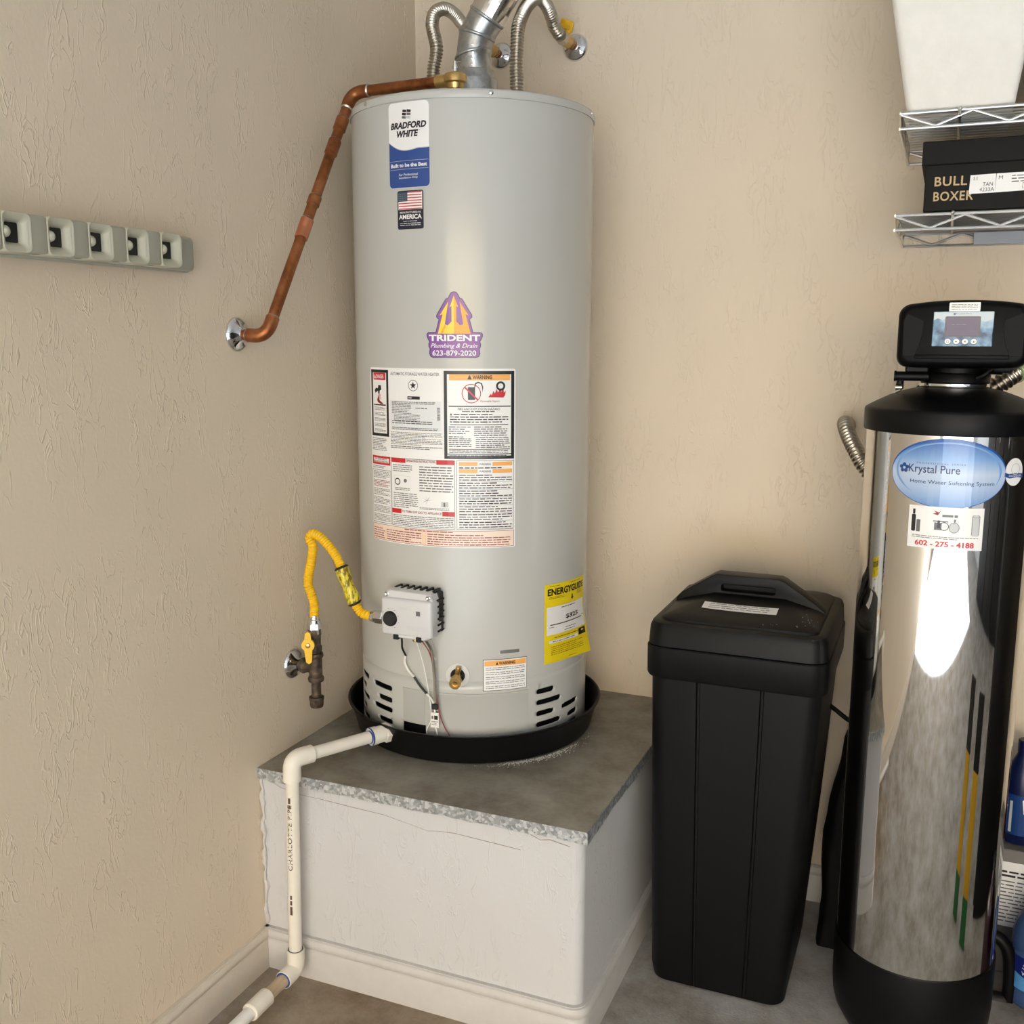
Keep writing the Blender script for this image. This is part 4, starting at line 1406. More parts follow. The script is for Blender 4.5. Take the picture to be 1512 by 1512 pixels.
# ================================================================== BRINE TANK
bt = root('brine_tank', (.935, -.30, 0), 'black rectangular salt tank with handled lid beside the platform', 'brine tank')
rings = []
for z, x0, x1, y0, y1, rr in ((.001, .800, 1.058, -.455, -.155, .03), (.006, .790, 1.068, -.466, -.145, .035), (.03, .786, 1.071, -.469, -.142, .035), (.35, .7795, 1.0935, -.475, -.124, .034), (.60, .775, 1.108, -.479, -.113, .033), (.690, .7735, 1.113, -.481, -.110, .033)):
    cx = (x0 + x1) / 2; cy = (y0 + y1) / 2
    gx = [(.876 - cx) * (x1 - x0) / .334, (1.0005 - cx) * (x1 - x0) / .334]
    dp = .004 if z > .02 else .0001
    rings.append(rrect(cx, cy, x1 - x0, y1 - y0, rr, z, 6, [(g, .0042, dp) for g in gx]))
b = bmesh.new(); ring_loft(b, rings)
finish('body', b, BINP, bt, sharp=35)
def loftrr(spec, n_=6):
    b = bmesh.new()
    ring_loft(b, [rrect((x0 + x1) / 2, (y0 + y1) / 2, x1 - x0, y1 - y0, rr, z, n_) for z, x0, x1, y0, y1, rr in spec])
    return b
finish('rim', loftrr([(.683, .772, 1.114, -.482, -.109, .034), (.683, .766, 1.120, -.488, -.103, .038), (.688, .7635, 1.1225, -.4905, -.1005, .04), (.745, .763, 1.123, -.491, -.100, .04), (.7475, .765, 1.121, -.489, -.102, .038), (.7475, .78, 1.106, -.47, -.12, .03)]), BINP, bt, sharp=35)
lid = finish('lid', loftrr([(.7485, .78, 1.106, -.47, -.12, .03), (.7485, .7665, 1.1195, -.4875, -.1035, .038), (.7500, .7655, 1.1205, -.4885, -.1025, .038), (.786, .768, 1.118, -.486, -.105, .036), (.795, .772, 1.114, -.482, -.109, .034), (.798, .780, 1.106, -.474, -.117, .03), (.7975, .787, 1.099, -.466, -.124, .028), (.8025, .789, 1.097, -.464, -.126, .026), (.806, .795, 1.091, -.456, -.132, .024), (.8115, .81, 1.078, -.438, -.15, .022), (.826, .862, 1.022, -.345, -.235, .02), (.828, .868, 1.016, -.338, -.242, .018)]), BINP, bt, sharp=30)
# arched handle with a hand slot
def profile_holes(outer, holes, y0, y1):
    cu = bpy.data.curves.new('h', 'CURVE'); cu.dimensions = '2D'; cu.fill_mode = 'BOTH'
    for P in [outer] + holes:
        s = cu.splines.new('POLY'); s.points.add(len(P) - 1)
        for q, (x, y) in zip(s.points, P):
            q.co = (x, y, 0, 1)
        s.use_cyclic_u = True
    cu.extrude = abs(y1 - y0) / 2
    cu.bevel_depth = .002; cu.bevel_resolution = 2
    ob = bpy.data.objects.new('h', cu); COL.objects.link(ob)
    me = bpy.data.meshes.new_from_object(ob.evaluated_get(bpy.context.evaluated_depsgraph_get()))
    b = bmesh.new(); b.from_mesh(me)
    bpy.data.objects.remove(ob, do_unlink=True); bpy.data.meshes.remove(me); bpy.data.curves.remove(cu)
    for v in b.verts:
        v.co = Vector((v.co.x, (y0 + y1) / 2 - v.co.z, v.co.y))
    bmesh.ops.remove_doubles(b, verts=b.verts, dist=1e-5)
    return b
b = profile_holes([(.788, .808), (.800, .8215), (.862, .8615), (.872, .866), (1.002, .866), (1.012, .8615), (1.074, .8215), (1.094, .806), (1.094, .798), (.788, .798)],
                  [[(.880, .834), (.885, .831), (.990, .831), (.995, .834), (.995, .846), (.990, .849), (.885, .849), (.880, .846)][::-1]], -.312, -.272)
finish('handle', b, BINP, lid, sharp=35)
b = bmesh.new(); box(b, (.877, -.2900, .829), (.998, -.2745, .8515)); finish('handle_recess', b, BINP, lid, smooth=False)
d = Decal(planemap((.936, -.394, .8184), (1, 0, 0), (0, .988, .154)), base=.0012)
sl = Vector((0, .93, .305))
P = []
for i in range(11):
    x = -.075 + .15 * i / 10
    P.append((x, -.0145 - .0035 * (1 - (x / .075) ** 2)))
d.poly(P + [(x, y + .034) for x, y in P[::-1]], P_W, 0)
for k in range(3):
    d.lines(-.062, .0145 - .0095 * k, .062, .0075 - .0095 * k, 1, P_G, 1, fill=.4)
d.build('lid_label', lid, 'curved white paper notice')
# spilled salt grains stuck to the lid
b = bmesh.new()
for i in range(46):
    x, y = random.gauss(1.045, .035), random.gauss(-.43, .03)
    if .80 < x < 1.09 and -.456 < y < -.2:
        z = .8065 + max(0, (y + .456)) * .17 + .001
        if x > 1.06:
            z = min(z, .8065 + (1.092 - x) * .5)
        s = random.uniform(.0004, .0011)
        bmesh.ops.create_icosphere(b, subdivisions=1, radius=s, matrix=Matrix.Translation((x, y, min(z, .835))))
o = finish('salt_grains', b, mat('salt_white', (150, 148, 144), .7), lid, smooth=False); o['kind'] = 'stuff'
# thin black brine tube to the softener
b = bmesh.new()
sweep(b, catmull([(1.100, -.20, .575), (1.118, -.19, .560), (1.14, -.195, .546), (1.165, -.205, .538), (1.20, -.215, .535), (1.24, -.22, .56), (1.26, -.215, .8), (1.25, -.23, 1.15), (1.245, -.30, 1.27)], .01), .0052, 10)
o = finish('brine_tube', b, BLKP); origin_to(o, (1.1, -.2, .575))
tag(o, 'thin black tube linking salt tank and chrome softener', 'tube')

# ================================================================== WATER SOFTENER
SC = Vector((1.306, -.390, 0)); SR = .147
ws = root('water_softener', (SC.x, SC.y, 0), 'mirror polished steel water softener with black control head and boot', 'water softener')
b = bmesh.new()
lathe(b, (SC.x, SC.y, 0), (0, 0, 1), [(.0005, .10), (.0005, .118), (.004, .128), (.03, .142), (.05, .147), (.08, .1495), (.178, .1502), (.181, .1495), (.181, .1475)], 96, close1=False)
finish('boot', b, BLKP, ws, sharp=50)
b = bmesh.new()
lathe(b, (SC.x, SC.y, 0), (0, 0, 1), [(.10, SR), (.181, SR)] + [(.181 + i * .05, SR) for i in range(1, 21)] + [(1.215, SR)], 160, close0=False, close1=False)
finish('steel_jacket', b, MIRROR, ws)
b = bmesh.new()
lathe(b, (SC.x, SC.y, 0), (0, 0, 1), [(1.196, SR + .0005), (1.196, .1515), (1.1985, .1525), (1.232, .1525), (1.236, .151), (1.2385, .147), (1.247, .132), (1.258, .110), (1.267, .085), (1.272, .065), (1.274, .055), (1.274, .001)], 128, close0=False)
finish('domed_cap', b, BLKP, ws, sharp=50)
b = bmesh.new(); lathe(b, (SC.x, SC.y, 0), (0, 0, 1), [(1.272, .058), (1.276, .060), (1.281, .060), (1.282, .055)], 48); finish('collar_ring', b, CHROME, ws, sharp=40)
# neck under the head
b = bmesh.new()
lathe(b, (SC.x, SC.y, 0), (0, 0, 1), [(1.2815, .057), (1.2835, .059), (1.296, .059), (1.300, .056), (1.300, .050), (1.335, .050)], 48)
box(b, (SC.x - .055, SC.y - .02, 1.283), (SC.x + .055, SC.y + .05, 1.33), .008, 2)
finish('valve_neck', b, BLKP, ws, sharp=40)
# control head: barrel-sided rounded box with scooped cheeks
HX, HY0, HY1 = 1.3115, -.520, -.372
def headring(y, z0, z1, hw, rr, bulge):
    P = rrect(HX, (z0 + z1) / 2, hw * 2, z1 - z0, rr, 0, 8)
    out = []
    # add points along the long sides for the bulge
    n_ = len(P)
    for i in range(n_):
        a, c = P[i], P[(i + 1) % n_]
        out.append(a)
        if abs(a.x - c.x) > .05:
            for k in range(1, 12):
                out.append(a.lerp(c, k / 12))
    return [Vector((p.x, y, p.y + (bulge * (1 - ((p.x - HX) / hw) ** 2) if p.y > (z0 + z1) / 2 else -bulge * .25 * (1 - ((p.x - HX) / hw) ** 2)))) for p in out]
b = bmesh.new()
ring_loft(b, [headring(HY1, 1.322, 1.408, .094, .016, .006), headring(HY1 - .006, 1.317, 1.413, .099, .018, .007), headring(-.45, 1.314, 1.416, .1025, .018, .008), headring(-.500, 1.312, 1.4165, .1035, .018, .009), headring(-.512, 1.314, 1.415, .102, .019, .009), headring(-.518, 1.319, 1.411, .098, .018, .008), headring(HY0, 1.324, 1.407, .093, .016, .007)])
hdm = finish('control_head', b, mat('head_black', (6, 6, 7), .42, spec=.12), ws, sharp=50)
# raised cheeks and lower step on the face
b = bmesh.new()
for s in (-1, 1):
    P = []
    for k in range(9):
        t = k / 8
        P.append((s * (.0575 + .006 * sin(pi * t) - .016 * max(0, t - .55) ** 1.4 * 4 * -1 * 0 + (.014 * ((t - .35) ** 2) * 3)), 1.392 - .062 * t))
    P2 = [(s * .094, 1.330), (s * .0955, 1.392), (s * .090, 1.404)]
    Q = P + P2
    R0 = [Vector((HX + x, HY0 + .004, z)) for x, z in Q]
    cxx = sum(x for x, z in Q) / len(Q); czz = sum(z for x, z in Q) / len(Q)
    R1 = [Vector((HX + x + (cxx - x) * .06, HY0 - .0014, z + (czz - z) * .04)) for x, z in Q]
    ring_loft(b, [R0, R1])
box(b, (HX - .074, HY0 - .0018, 1.3265), (HX + .074, HY0 + .004, 1.3335), .0015, 2)
finish('face_cheeks', b, MATS['head_black'], hdm, sharp=35)
SCRB = mat('screen_lilac', (72, 64, 104), .25, coat=.1)
PAN_B = ramp_mat('water_print', 26, [(.36, (40, 74, 108)), (.48, (104, 144, 176)), (.6, (160, 188, 206)), (.8, (200, 214, 222))], .3, stretch=(1, 1, 1.3), detail=5)
PAN_T = mat('panel_sky', (196, 208, 212), .3)
b = bmesh.new(); box(b, (HX - .0475, HY0 - .0022, 1.3475), (HX + .0465, HY0 + .002, 1.4055), .001, 1)
pnl = finish('display_panel', b, PAN_B, hdm, smooth=False)
d = Decal(planemap((HX, HY0 - .0022, 0), (1, 0, 0), (0, 0, 1)), base=.0003, dl=.0003)
wv = [(-.0465, 1.391), (-.040, 1.3945), (-.033, 1.3915), (-.028, 1.393), (.028, 1.3905), (.034, 1.3885), (.040, 1.391), (.0455, 1.3935)]
d.poly([(-.0465, 1.4045)] + wv + [(.0455, 1.4045)], PAN_T, 0)
d.text('Krystal Pure', 0, 1.4015, .024, .0028, P_LB, 1)
d.disc(-.0145, 1.4015, .0018, .0018, P_LB, 1)
d.rect(-.0285, 1.3635, .0265, 1.3975, mat('screen_frame', (40, 52, 84), .25, coat=.3), 1, r=.002)
d.rect(-.0255, 1.366, .0235, 1.3955, SCRB, 2, r=.0012)
d.lines(-.018, 1.385, .018, 1.3825, 1, mat('screen_text', (116, 100, 138), .3), 3)
for k in range(4):
    x = -.0225 + k * .0135
    d.disc(x, 1.3555, .0056, .0052, mat('button_rim', (70, 80, 90), .4), 1)
    d.disc(x, 1.3557, .0048, .0044, P_W, 2)
    if k >= 2:
        s = 1 if k == 3 else -1
        d.poly([(x - .0018, 1.3555 - s * .0012), (x + .0018, 1.3555 - s * .0012), (x, 1.3555 + s * .0014)], P_K, 3)
    elif k == 1:
        d.rect(x - .002, 1.3547, x + .001, 1.3561, P_K, 3)
    else:
        d.ring(x, 1.3555, .0022, .0006, P_G, 3)
d.build('display_face', hdm)
d = Decal(planemap((HX, HY0 - .0002, 0), (1, 0, 0), (0, 0, 1)), base=.0003)
d.rect(-.0235, 1.4058, .0245, 1.4205, P_W, 0, r=.001)
d.lines(-.020, 1.4185, .0205, 1.4075, 4, P_G, 1, fill=.36)
b = d.build('notice_sticker', hdm, 'small white notice sticker')
# side fittings
b = bmesh.new()
rod(b, (1.2035, -.43, 1.2935), (1.262, -.43, 1.2935), .0085, 16)
lathe(b, (1.2035, -.43, 1.2935), (1, 0, 0), [(0, .0095), (.003, .0095), (.004, .0085)], 16)
box(b, (1.222, -.445, 1.30), (1.262, -.40, 1.325), .003, 1)
rod(b, (1.214, -.42, 1.292), (1.214, -.42, 1.27), .0065, 12)
finish('brine_valve', b, BLKP, ws, sharp=40)
b = bmesh.new(); rod(b, (1.207, -.425, 1.273), (1.218, -.425, 1.273), .006, 10); rod(b, (1.206, -.427, 1.263), (1.215, -.427, 1.268), .0025, 8); finish('clip', b, STEEL, ws)
b = bmesh.new()
lathe(b, (1.352, -.40, 1.3175), (1, 0, 0), [(0, .020), (.03, .020), (.032, .017), (.045, .017)], 20)
box(b, (1.365, -.42, 1.302), (1.40, -.37, 1.33), .006, 2)
finish('bypass_port', b, BLKP, ws, sharp=40)
hosewire('drain_tube', [(1.372, -.41, 1.318), (1.362, -.44, 1.308), (1.352, -.447, 1.298), (1.34, -.44, 1.292)], .0025, WBLK, ws)
# oval product sticker
d = Decal(cylmap(SC, SR, -1.58), step=.01, base=.0004, dl=.0002)
OA = .099; OB = .0605; OZ = 1.1315
OVAL = bpy.data.materials.new('oval_gradient'); OVAL.use_nodes = True
nn = OVAL.node_tree.nodes; ll = OVAL.node_tree.links; bb = nn['Principled BSDF']
bb.inputs['Roughness'].default_value = .25; bb.inputs['Coat Weight'].default_value = .6; bb.inputs['Coat Roughness'].default_value = .03
tc = nn.new('ShaderNodeTexCoord'); sp = nn.new('ShaderNodeSeparateXYZ'); ll.new(tc.outputs['Object'], sp.inputs[0])
mr = nn.new('ShaderNodeMapRange'); mr.inputs['From Min'].default_value = OZ - OB; mr.inputs['From Max'].default_value = OZ + OB; ll.new(sp.outputs['Z'], mr.inputs['Value'])
cr = nn.new('ShaderNodeValToRGB')
for x in range(3):
    cr.color_ramp.elements.new(.5)
for e, (p_, c_) in zip(cr.color_ramp.elements, ((0, (88, 138, 196)), (.28, (168, 190, 222)), (.5, (190, 206, 228)), (.7, (126, 166, 214)), (.95, (30, 90, 168)))):
    e.position = p_; e.color = srgb(c_) + (1,)
ll.new(mr.outputs[0], cr.inputs[0]); ll.new(cr.outputs[0], bb.inputs['Base Color'])
OVD = mat('oval_rim_blue', (26, 82, 158), .25, coat=.6)
d.disc(0, OZ, OA, OB, OVD, 0, 72)
d.disc(0, OZ - .0012, OA - .0015, OB - .0025, OVAL, 1, 72)
d.ring(.0, OZ + .004, OA * .9, .004, mat('oval_swirl', (120, 164, 214), .25, coat=.6), 2, 72, OB / OA * .92)
d.disc(.002, OZ, OA * .84, OB * .80, OVAL, 3, 64)
for k in range(5):
    a = radians(90 + 72 * k)
    d.disc(-.0735 + .0055 * cos(a), OZ + .006 + .0055 * sin(a), .0034, .0034, P_LB, 4, 16)
d.text('Krystal Pure', -.023, OZ + .0045, .084, .0185, mat('oval_navy', (28, 44, 92), .3), 4, .004)
d.text('PROFESSIONAL SERIES', -.012, OZ + .0165, .078, .0026, MATS['oval_navy'], 4, 0, 0, 0, 1.6)
d.text('Home Water Softening System', .008, OZ - .0165, .138, .0085, MATS['oval_navy'], 4, .002)
d.build('oval_sticker', ws, 'blue oval product sticker')
d = Decal(cylmap(SC, SR, -.79), step=.006, base=.0004, dl=.0002)
d.disc(0, 1.1355, .0195, .024, P_W, 0, 32)
d.ring(.002, 1.1405, .010, .0012, P_LG, 1)
d.poly([(-.0205, 1.135), (-.012, 1.1325), (.004, 1.1335), (.0205, 1.1325), (.0205, 1.1245), (.006, 1.1265), (-.010, 1.1245), (-.0205, 1.128)], P_LB, 1)
d.lines(-.012, 1.131, .016, 1.127, 2, P_W, 2)
d.build('seal_sticker', ws, 'round white seal with blue ribbon')
d = Decal(cylmap(SC, SR, -1.5645), step=.01, base=.0008, dl=.0002)
x0, x1, y0, y1 = -.0615, .0615, .9995, 1.0735
d.rect(x0, y0, x1, y1, P_W, 0)
d.text('602 - 275 - 4188', 0, 1.0085, .096, .0098, P_R, 1, .03)
d.lines(-.054, 1.0225, .054, 1.0165, 2, P_G, 1)
d.rect(-.056, 1.0275, -.049, 1.0575, P_K, 1, r=.002); d.rect(-.0545, 1.058, -.0505, 1.067, P_K, 1); d.rect(-.0475, 1.0275, -.041, 1.049, P_G, 1, r=.001)
d.rect(.042, 1.0245, .055, 1.061, P_LG, 1, r=.003); d.ring(.0485, 1.0595, .0063, .001, P_G, 2, 20, .4); d.rect(.042, 1.027, .043, 1.059, P_G, 2); d.rect(.054, 1.027, .055, 1.059, P_G, 2)
d.rect(-.018, 1.033, -.006, 1.046, P_G, 1); d.rect(-.013, 1.036, -.009, 1.050, P_K, 2); d.ring(-.002, 1.040, .0075, .0012, P_K, 2); d.disc(.014, 1.0385, .0085, .0095, P_LG, 1); d.ring(.014, 1.0385, .0085, .001, P_G, 2, 24, 1.1); d.rect(-.02, 1.0475, .004, 1.0495, P_G, 1); d.rect(.013, 1.048, .016, 1.053, P_G, 1)
d.poly([(-.022, 1.061), (-.013, 1.059), (-.008, 1.068), (-.012, 1.064), (-.02, 1.067), (-.016, 1.063)], P_DR, 1)
d.text('GreenFlow', .006, 1.0585, .028, .005, P_K, 1, 0, .2) if False else d.lines(-.006, 1.0615, .02, 1.0555, 1, P_G, 1, fill=.7)
d.build('service_sticker', ws, 'white service sticker with red phone number')

# corrugated supply hoses of the softener
def soft_hose(pts, label, r=.0155, pitch=.0092, amp=.15):
    b = bmesh.new(); corrugated(b, pts, r, pitch, amp, 14)
    o = finish('softener_hose', b, STEEL, sharp=80); origin_to(o, pts[0])
    return tag(o, label, 'hose', 'corrugated softener hoses')
soft_hose([(1.094, -.001, 1.165), (1.094, -.03, 1.172), (1.092, -.06, 1.176), (1.097, -.09, 1.168), (1.107, -.115, 1.150), (1.122, -.14, 1.128), (1.145, -.165, 1.095), (1.19, -.18, 1.05), (1.24, -.19, 1.04), (1.29, -.2, 1.08), (1.32, -.21, 1.16), (1.335, -.225, 1.24), (1.335, -.27, 1.29), (1.33, -.33, 1.305)], 'corrugated steel hose bending out of the back wall beside the softener')
soft_hose([(1.352, -.33, 1.262), (1.368, -.335, 1.268), (1.39, -.33, 1.284), (1.415, -.31, 1.302), (1.45, -.27, 1.32), (1.50, -.2, 1.335), (1.55, -.1, 1.34), (1.57, -.03, 1.34), (1.57, -.001, 1.34)], 'corrugated steel hose rising to the right of the control head', .0150, .0095, .22)
b = bmesh.new()
lathe(b, (1.408, -.314, 1.298), Vector((.55, .55, .28)), [(0, .0195), (.026, .0195)], 20)
o = finish('hose_tag', b, mat('tag_green', (150, 178, 122), .5)); origin_to(o, (1.418, -.308, 1.304))
tag(o, 'pale green paper tag wrapped around the softener hose', 'tag')

# ================================================================== BLACK BAG behind
b = bmesh.new()
rings = []
rn = random.Random(5)
for k in range(15):
    t = k / 14
    z = .002 + .50 * t
    xl = 1.100 + .006 * sin(t * 9) + .045 * max(0, t - .25) ** 1.2
    xr = 1.262 - .03 * t
    yb = -.030 - .005 * sin(t * 7); yf = -.205 + .09 * t
    if k == 14:
        xl += .02; xr -= .03
    rg = rrect((xl + xr) / 2, (yb + yf) / 2, xr - xl, yb - yf, .028, z, 5)
    rings.append([p + Vector((rn.uniform(-.003, .003), rn.uniform(-.003, .003), 0)) for p in rg])
ring_loft(b, rings)
o = finish('black_bag', b, mat('black_nylon', (5, 5, 6), .6, spec=.15, bump=.4, bscale=60, bdist=.004), sharp=70); origin_to(o, (1.18, -.12, 0))
tag(o, 'black nylon bag standing against the wall behind the chrome softener', 'bag')

# ================================================================== WIRE SHELVES
def wire_shelf(z, yf, x0, label):
    r_ = root('wire_shelf', (x0 + .5, 0, z), label, 'shelf', 'chrome wire wall shelves')
    x1 = x0 + 1.05; dz = .026
    def truss(name, a, c, n_):
        a = Vector(a); c = Vector(c)
        b = bmesh.new()
        rod(b, a, c, .0030, 8); rod(b, a - Vector((0, 0, dz)), c - Vector((0, 0, dz)), .0030, 8)
        pts = []
        for i in range(n_ + 1):
            p = a.lerp(c, i / n_)
            pts.append(p - Vector((0, 0, .002 if i % 2 == 0 else dz - .002)))
        for p, q in zip(pts[:-1], pts[1:]):
            rod(b, p, q, .0027, 8)
        finish(name, b, WIRE, r_)
    # lower wires of the front truss sit slightly wider, as on the real shelf
    truss('front_truss', (x0, yf, z), (x1, yf, z), 18)
    truss('back_truss', (x0, -.004, z), (x1, -.004, z), 18)
    truss('side_truss', (x0, yf, z), (x0, -.004, z), 6)
    truss('side_truss', (x1, yf, z), (x1, -.004, z), 6)
    n_ = 15
    for i in range(1, n_):
        y = yf + (-.004 - yf) * i / n_
        b = bmesh.new(); rod(b, (x0, y, z + .0035), (x1, y, z + .0035), .0017, 6)
        finish('deck_wire', b, WIRE, r_)
    for k in range(1, 5):
        x = x0 + (x1 - x0) * (k - .58) / 4.6
        b = bmesh.new(); rod(b, (x, yf - .003, z + .0005), (x, -.004, z + .0005), .0028, 6)
        rod(b, (x, yf - .003, z + .0005), (x, yf - .004, z - .010), .0028, 6)
        bmesh.ops.create_uvsphere(b, u_segments=8, v_segments=6, radius=.004, matrix=Matrix.Translation((x, yf - .0045, z + .001)))
        finish('cross_wire', b, WIRE, r_)
    return r_
wire_shelf(1.754, -.405, 1.186, 'chrome wire shelf holding the white foam cooler')
wire_shelf(1.583, -.368, 1.186, 'chrome wire shelf holding the dark shoe box')
def corrbox(name, spec, M, label, cat):
    b = loftrr(spec); o = finish(name, b, M, sharp=40); origin_to(o, ((spec[0][1] + spec[0][2]) / 2, (spec[0][3] + spec[0][4]) / 2, spec[0][0])); return tag(o, label, cat)
z_ = 1.7595
corrbox('foam_cooler', [(z_, 1.196, 1.366, -.396, -.13, .012), (z_ + .004, 1.193, 1.369, -.399, -.127, .014), (z_ + .20, 1.156, 1.394, -.425, -.105, .016), (z_ + .30, 1.138, 1.406, -.438, -.092, .016), (z_ + .302, 1.130, 1.412, -.446, -.086, .016), (z_ + .345, 1.130, 1.412, -.446, -.086, .016), (z_ + .35, 1.134, 1.408, -.442, -.09, .014)], FOAM, 'white tapered foam cooler on the upper wire shelf', 'cooler')
corrbox('brown_carton', [(z_, 1.405, 1.62, -.30, -.03, .002), (z_ + .20, 1.405, 1.62, -.30, -.03, .002)], CARDB, 'dark brown carton beside the foam cooler on the upper shelf', 'box')
# shoe box
sb = root('shoe_box', (1.39, -.22, 1.5885), 'dark grey shoe box with gold lettering and white size label', 'box')
b = bmesh.new(); box(b, (1.2315, -.360, 1.5885), (1.556, -.14, 1.700), .0015, 1); finish('box_body', b, CARD, sb, sharp=20)
b = bmesh.new(); box(b, (1.2245, -.3665, 1.669), (1.563, -.133, 1.7105), .0015, 1); finish('box_lid', b, CARD, sb, sharp=20)
d = Decal(planemap((0, -.360, 0), (1, 0, 0), (0, 0, 1)), base=.0004, dl=.0002)
d.text('BULL', 1.275, 1.6405, .054, .0165, P_TAN, 0, .015, 0, 0, 1.1)
d.text('BOXER', 1.2805, 1.6145, .066, .0165, P_TAN, 0, .015, 0, 0, 1.1)
d.poly([(1.306, 1.6165), (1.3485, 1.617), (1.3485, 1.6495), (1.307, 1.6485)], P_W, 1)
d.poly([(1.3485, 1.617), (1.445, 1.620), (1.445, 1.650), (1.3495, 1.6495)], P_W, 2)
d.text('11', 1.3155, 1.6425, .006, .006, P_K, 3)
d.text('M', 1.3565, 1.6425, .0065, .006, P_K, 3)
d.text('TAN', 1.336, 1.632, .0165, .0065, P_K, 3)
d.text('4233A', 1.335, 1.623, .024, .0065, P_K, 3)
d.lines(1.374, 1.647, 1.42, 1.632, 3, P_K, 3, fill=.3)
d.frame(1.392, 1.622, 1.43, 1.632, .0006, P_K, 3)
d.build('front_print', sb)
# grey strip at the back of the lower shelf
b = bmesh.new(); box(b, (1.325, -.0115, 1.557), (1.9, -.0085, 1.582), .0005, 1)
o = finish('shelf_strip', b, mat('strip_grey', (176, 180, 184), .5), smooth=False); origin_to(o, (1.6, -.01, 1.557))
tag(o, 'pale grey plastic strip clipped along the back rail of the lower shelf', 'strip')

# ================================================================== BOTTLES behind the softener
def bottle(name, c, prof, M, label, cap=None, capM=None, lab=None, group=None, squash=1.):
    r_ = root(name, c, label, 'bottle', group)
    b = bmesh.new(); lathe(b, c, (0, 0, 1), prof, 36)
    for v in b.verts:
        v.co.y = c[1] + (v.co.y - c[1]) * squash
    finish('bottle_body', b, M, r_, sharp=60)
    if cap:
        b = bmesh.new(); lathe(b, (c[0], c[1], c[2] + cap[0]), (0, 0, 1), [(0, cap[1]), (cap[2] - .002, cap[1]), (cap[2], cap[1] - .002)], 24); finish('cap', b, capM, r_, sharp=40)
    return r_
BLUW = mat('blue_plastic_bottle', (76, 102, 150), .25, trans=.35, ior=1.3)
BLUD = mat('deep_blue_bottle', (10, 22, 66), .35)
REDD = mat('dark_red_bottle', (54, 14, 22), .25)
c = (1.545, -.225, 0)
r_ = bottle('blue_bottle', c, [(.001, .03), (.001, .046), (.006, .05), (.03, .05), (.034, .0475), (.040, .05), (.115, .05), (.120, .047), (.126, .05), (.15, .049), (.175, .043), (.20, .03), (.21, .019), (.222, .018)], BLUW, 'translucent blue bottle with white cap and navy label on the floor', (.216, .021, .024), WHITEP)
d = Decal(cylmap(c, .0502, -1.9), step=.006, base=.0006, dl=.0002)
d.rect(-.06, .042, .08, .113, mat('label_navy', (24, 36, 110), .3), 0)
d.poly([(-.06, .042), (.08, .042), (.08, .058), (.02, .063), (-.06, .085)], mat('label_cyan', (86, 156, 214), .3), 1)
d.text('Sea', -.004, .096, .02, .012, P_W, 2, 0, .3)
d.text('WE', -.006, .080, .018, .008, P_W, 2, .02)
d.build('bottle_label', r_)
# carton with a printed sheet, carrying two more bottles
b = bmesh.new(); box(b, (1.46, -.145, .0005), (1.82, -.02, .285), .002, 1)
o = finish('grey_carton', b, mat('carton_grey', (120, 116, 112), .7), smooth=False); origin_to(o, (1.64, -.08, 0))
tag(o, 'grey carton against the wall behind the blue bottle', 'box')
d = Decal(planemap((1.462, -.1455, 0), (1, 0, 0), (0, 0, 1)), base=.0006)
d.rect(.004, .11, .21, .258, P_W, 0)
d.lines(.010, .240, .2, .222, 2, P_K, 1, fill=.5)
d.lines(.010, .218, .2, .118, 12, P_G, 1, fill=.35)
o = d.build('printed_sheet', None); tag(o, 'white printed sheet stuck on the grey carton', 'paper')
r_ = bottle('deep_blue_bottle', (1.503, -.085, .286), [(0, .02), (.001, .034), (.004, .038), (.09, .038), (.12, .037), (.14, .036), (.17, .028), (.195, .016), (.205, .014)], BLUD, 'deep blue spray bottle standing on the grey carton', (.2, .016, .028), BLUD)
d = Decal(cylmap((1.503, -.085), .0382, -1.7), step=.006, base=.0006)
d.rect(-.035, .31, .05, .40, mat('label_mid_blue', (20, 60, 118), .35), 0); d.poly([(.004, .39), (.012, .4), (.018, .37), (.008, .36)], P_W, 1); d.rect(-.02, .315, -.014, .385, P_LG, 1)
d.build('bottle_label', r_)
bottle('dark_red_jug', (1.590, -.09, .286), [(0, .02), (.001, .04), (.006, .046), (.08, .046), (.12, .044), (.15, .03), (.165, .016), (.18, .015)], REDD, 'dark red jug standing on the grey carton', (.175, .018, .02), RUBBER)
bottle('dark_jug', (1.632, -.32, 0), [(.001, .04), (.001, .058), (.008, .064), (.18, .064), (.22, .058), (.26, .03), (.27, .02), (.285, .02)], mat('very_dark_red', (34, 12, 18), .25), 'nearly black jug on the floor in front of the blue bottle', (.28, .023, .025), RUBBER)
# black wire-frame stand showing beside the boot
b = bmesh.new()
P = [Vector((1.445, -.245, .001)), Vector((1.490, -.245, .001)), Vector((1.498, -.245, .012)), Vector((1.492, -.245, .10)), Vector((1.47, -.245, .135)), Vector((1.445, -.245, .14))]
sweep(b, catmull(P, .006), .0135, 10)
for v in b.verts:
    v.co.z = max(v.co.z, .0005)
o = finish('black_bracket', b, BLKP); origin_to(o, (1.46, -.245, 0))
tag(o, 'black plastic loop handle lying between softener boot and blue bottle', 'handle')

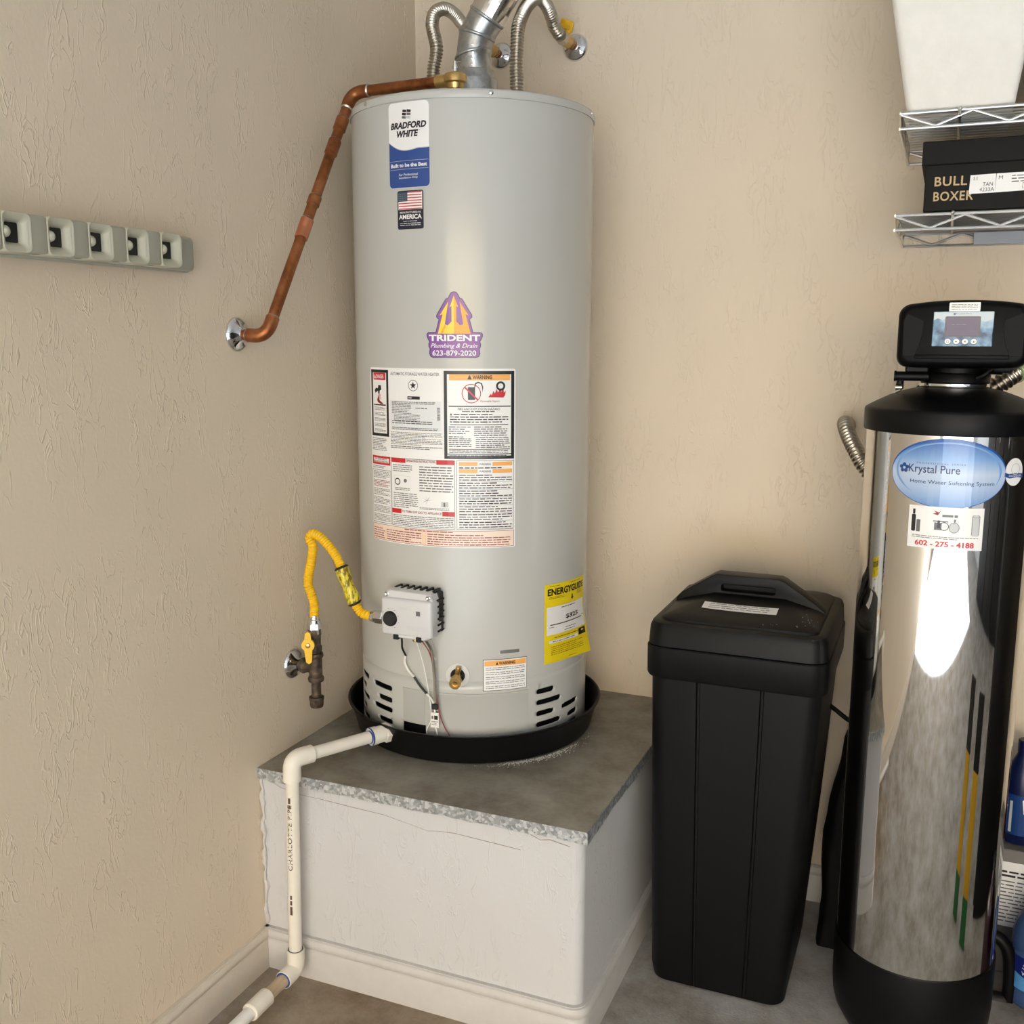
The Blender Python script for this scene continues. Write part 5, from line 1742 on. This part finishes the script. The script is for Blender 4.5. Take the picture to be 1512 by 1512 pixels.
# ================================================================== OUT OF FRAME, seen mirrored in the steel jacket; right-wall row added to cut light
cb = root('storage_cabinet', (2.35, -.28, 0), 'black two-door storage cabinet mirrored in the softener jacket', 'cabinet')
CBM = mat('cabinet_black', (24, 24, 27), .4)
b = bmesh.new(); box(b, (1.96, -.54, .001), (2.76, -.002, 1.45), .004, 1); finish('carcass', b, CBM, cb, sharp=30)
for k in range(2):
    x0 = 1.965 + k * .396
    b = bmesh.new(); box(b, (x0, -.558, .03), (x0 + .392, -.5405, 1.44), .003, 1); dr = finish('door', b, CBM, cb, sharp=30)
    b = bmesh.new(); rod(b, (2.345 + k * .032, -.572, .7), (2.345 + k * .032, -.572, .86), .006, 10); finish('handle', b, CHROME, dr)
for q in range(3):  # unseen dark cabinets, added to hold back light bouncing in from the right
    y0 = -.62 - .84 * q
    wb = root('wall_cabinet', (4.6, y0 - .4, 0), ['charcoal metal cabinet by the right wall, nearest the back wall', 'charcoal metal cabinet by the right wall, between two others', 'charcoal metal cabinet by the right wall, nearest the garage door'][q], 'cabinet', 'charcoal cabinets along the right wall')
    b = bmesh.new(); box(b, (4.36, y0 - .80, .001), (4.898, y0, 1.95), .004, 1); finish('carcass', b, CBM, wb, sharp=30)
    for k in range(2):
        b = bmesh.new(); box(b, (4.342, y0 - .795 + k * .398, .03), (4.3595, y0 - .403 + k * .398, 1.94), .003, 1); dr = finish('door', b, CBM, wb, sharp=30)
        b = bmesh.new(); rod(b, (4.33, y0 - .42 + k * .04, .9), (4.33, y0 - .42 + k * .04, 1.06), .006, 10); finish('handle', b, CHROME, dr)
for k, (x, y) in enumerate(((1.80, -.66), (1.84, -.84))):
    r_ = root('yard_stake', (x, y, 0), ['yellow and green packaged stake leaning nearer the softener', 'yellow and green packaged stake leaning nearer the cabinet'][k], 'stake')
    for nm, z0, z1, M_ in (('green_end', .001, .12, mat('pack_green', (40, 110, 60), .4)), ('yellow_middle', .12, .42, mat('pack_yellow', (226, 180, 40), .4)), ('black_end', .42, .60, RUBBER)):
        b = bmesh.new(); box(b, (x - .008, y - .04, z0), (x + .008, y + .04, z1), .003, 1); finish(nm, b, M_, r_, sharp=30)
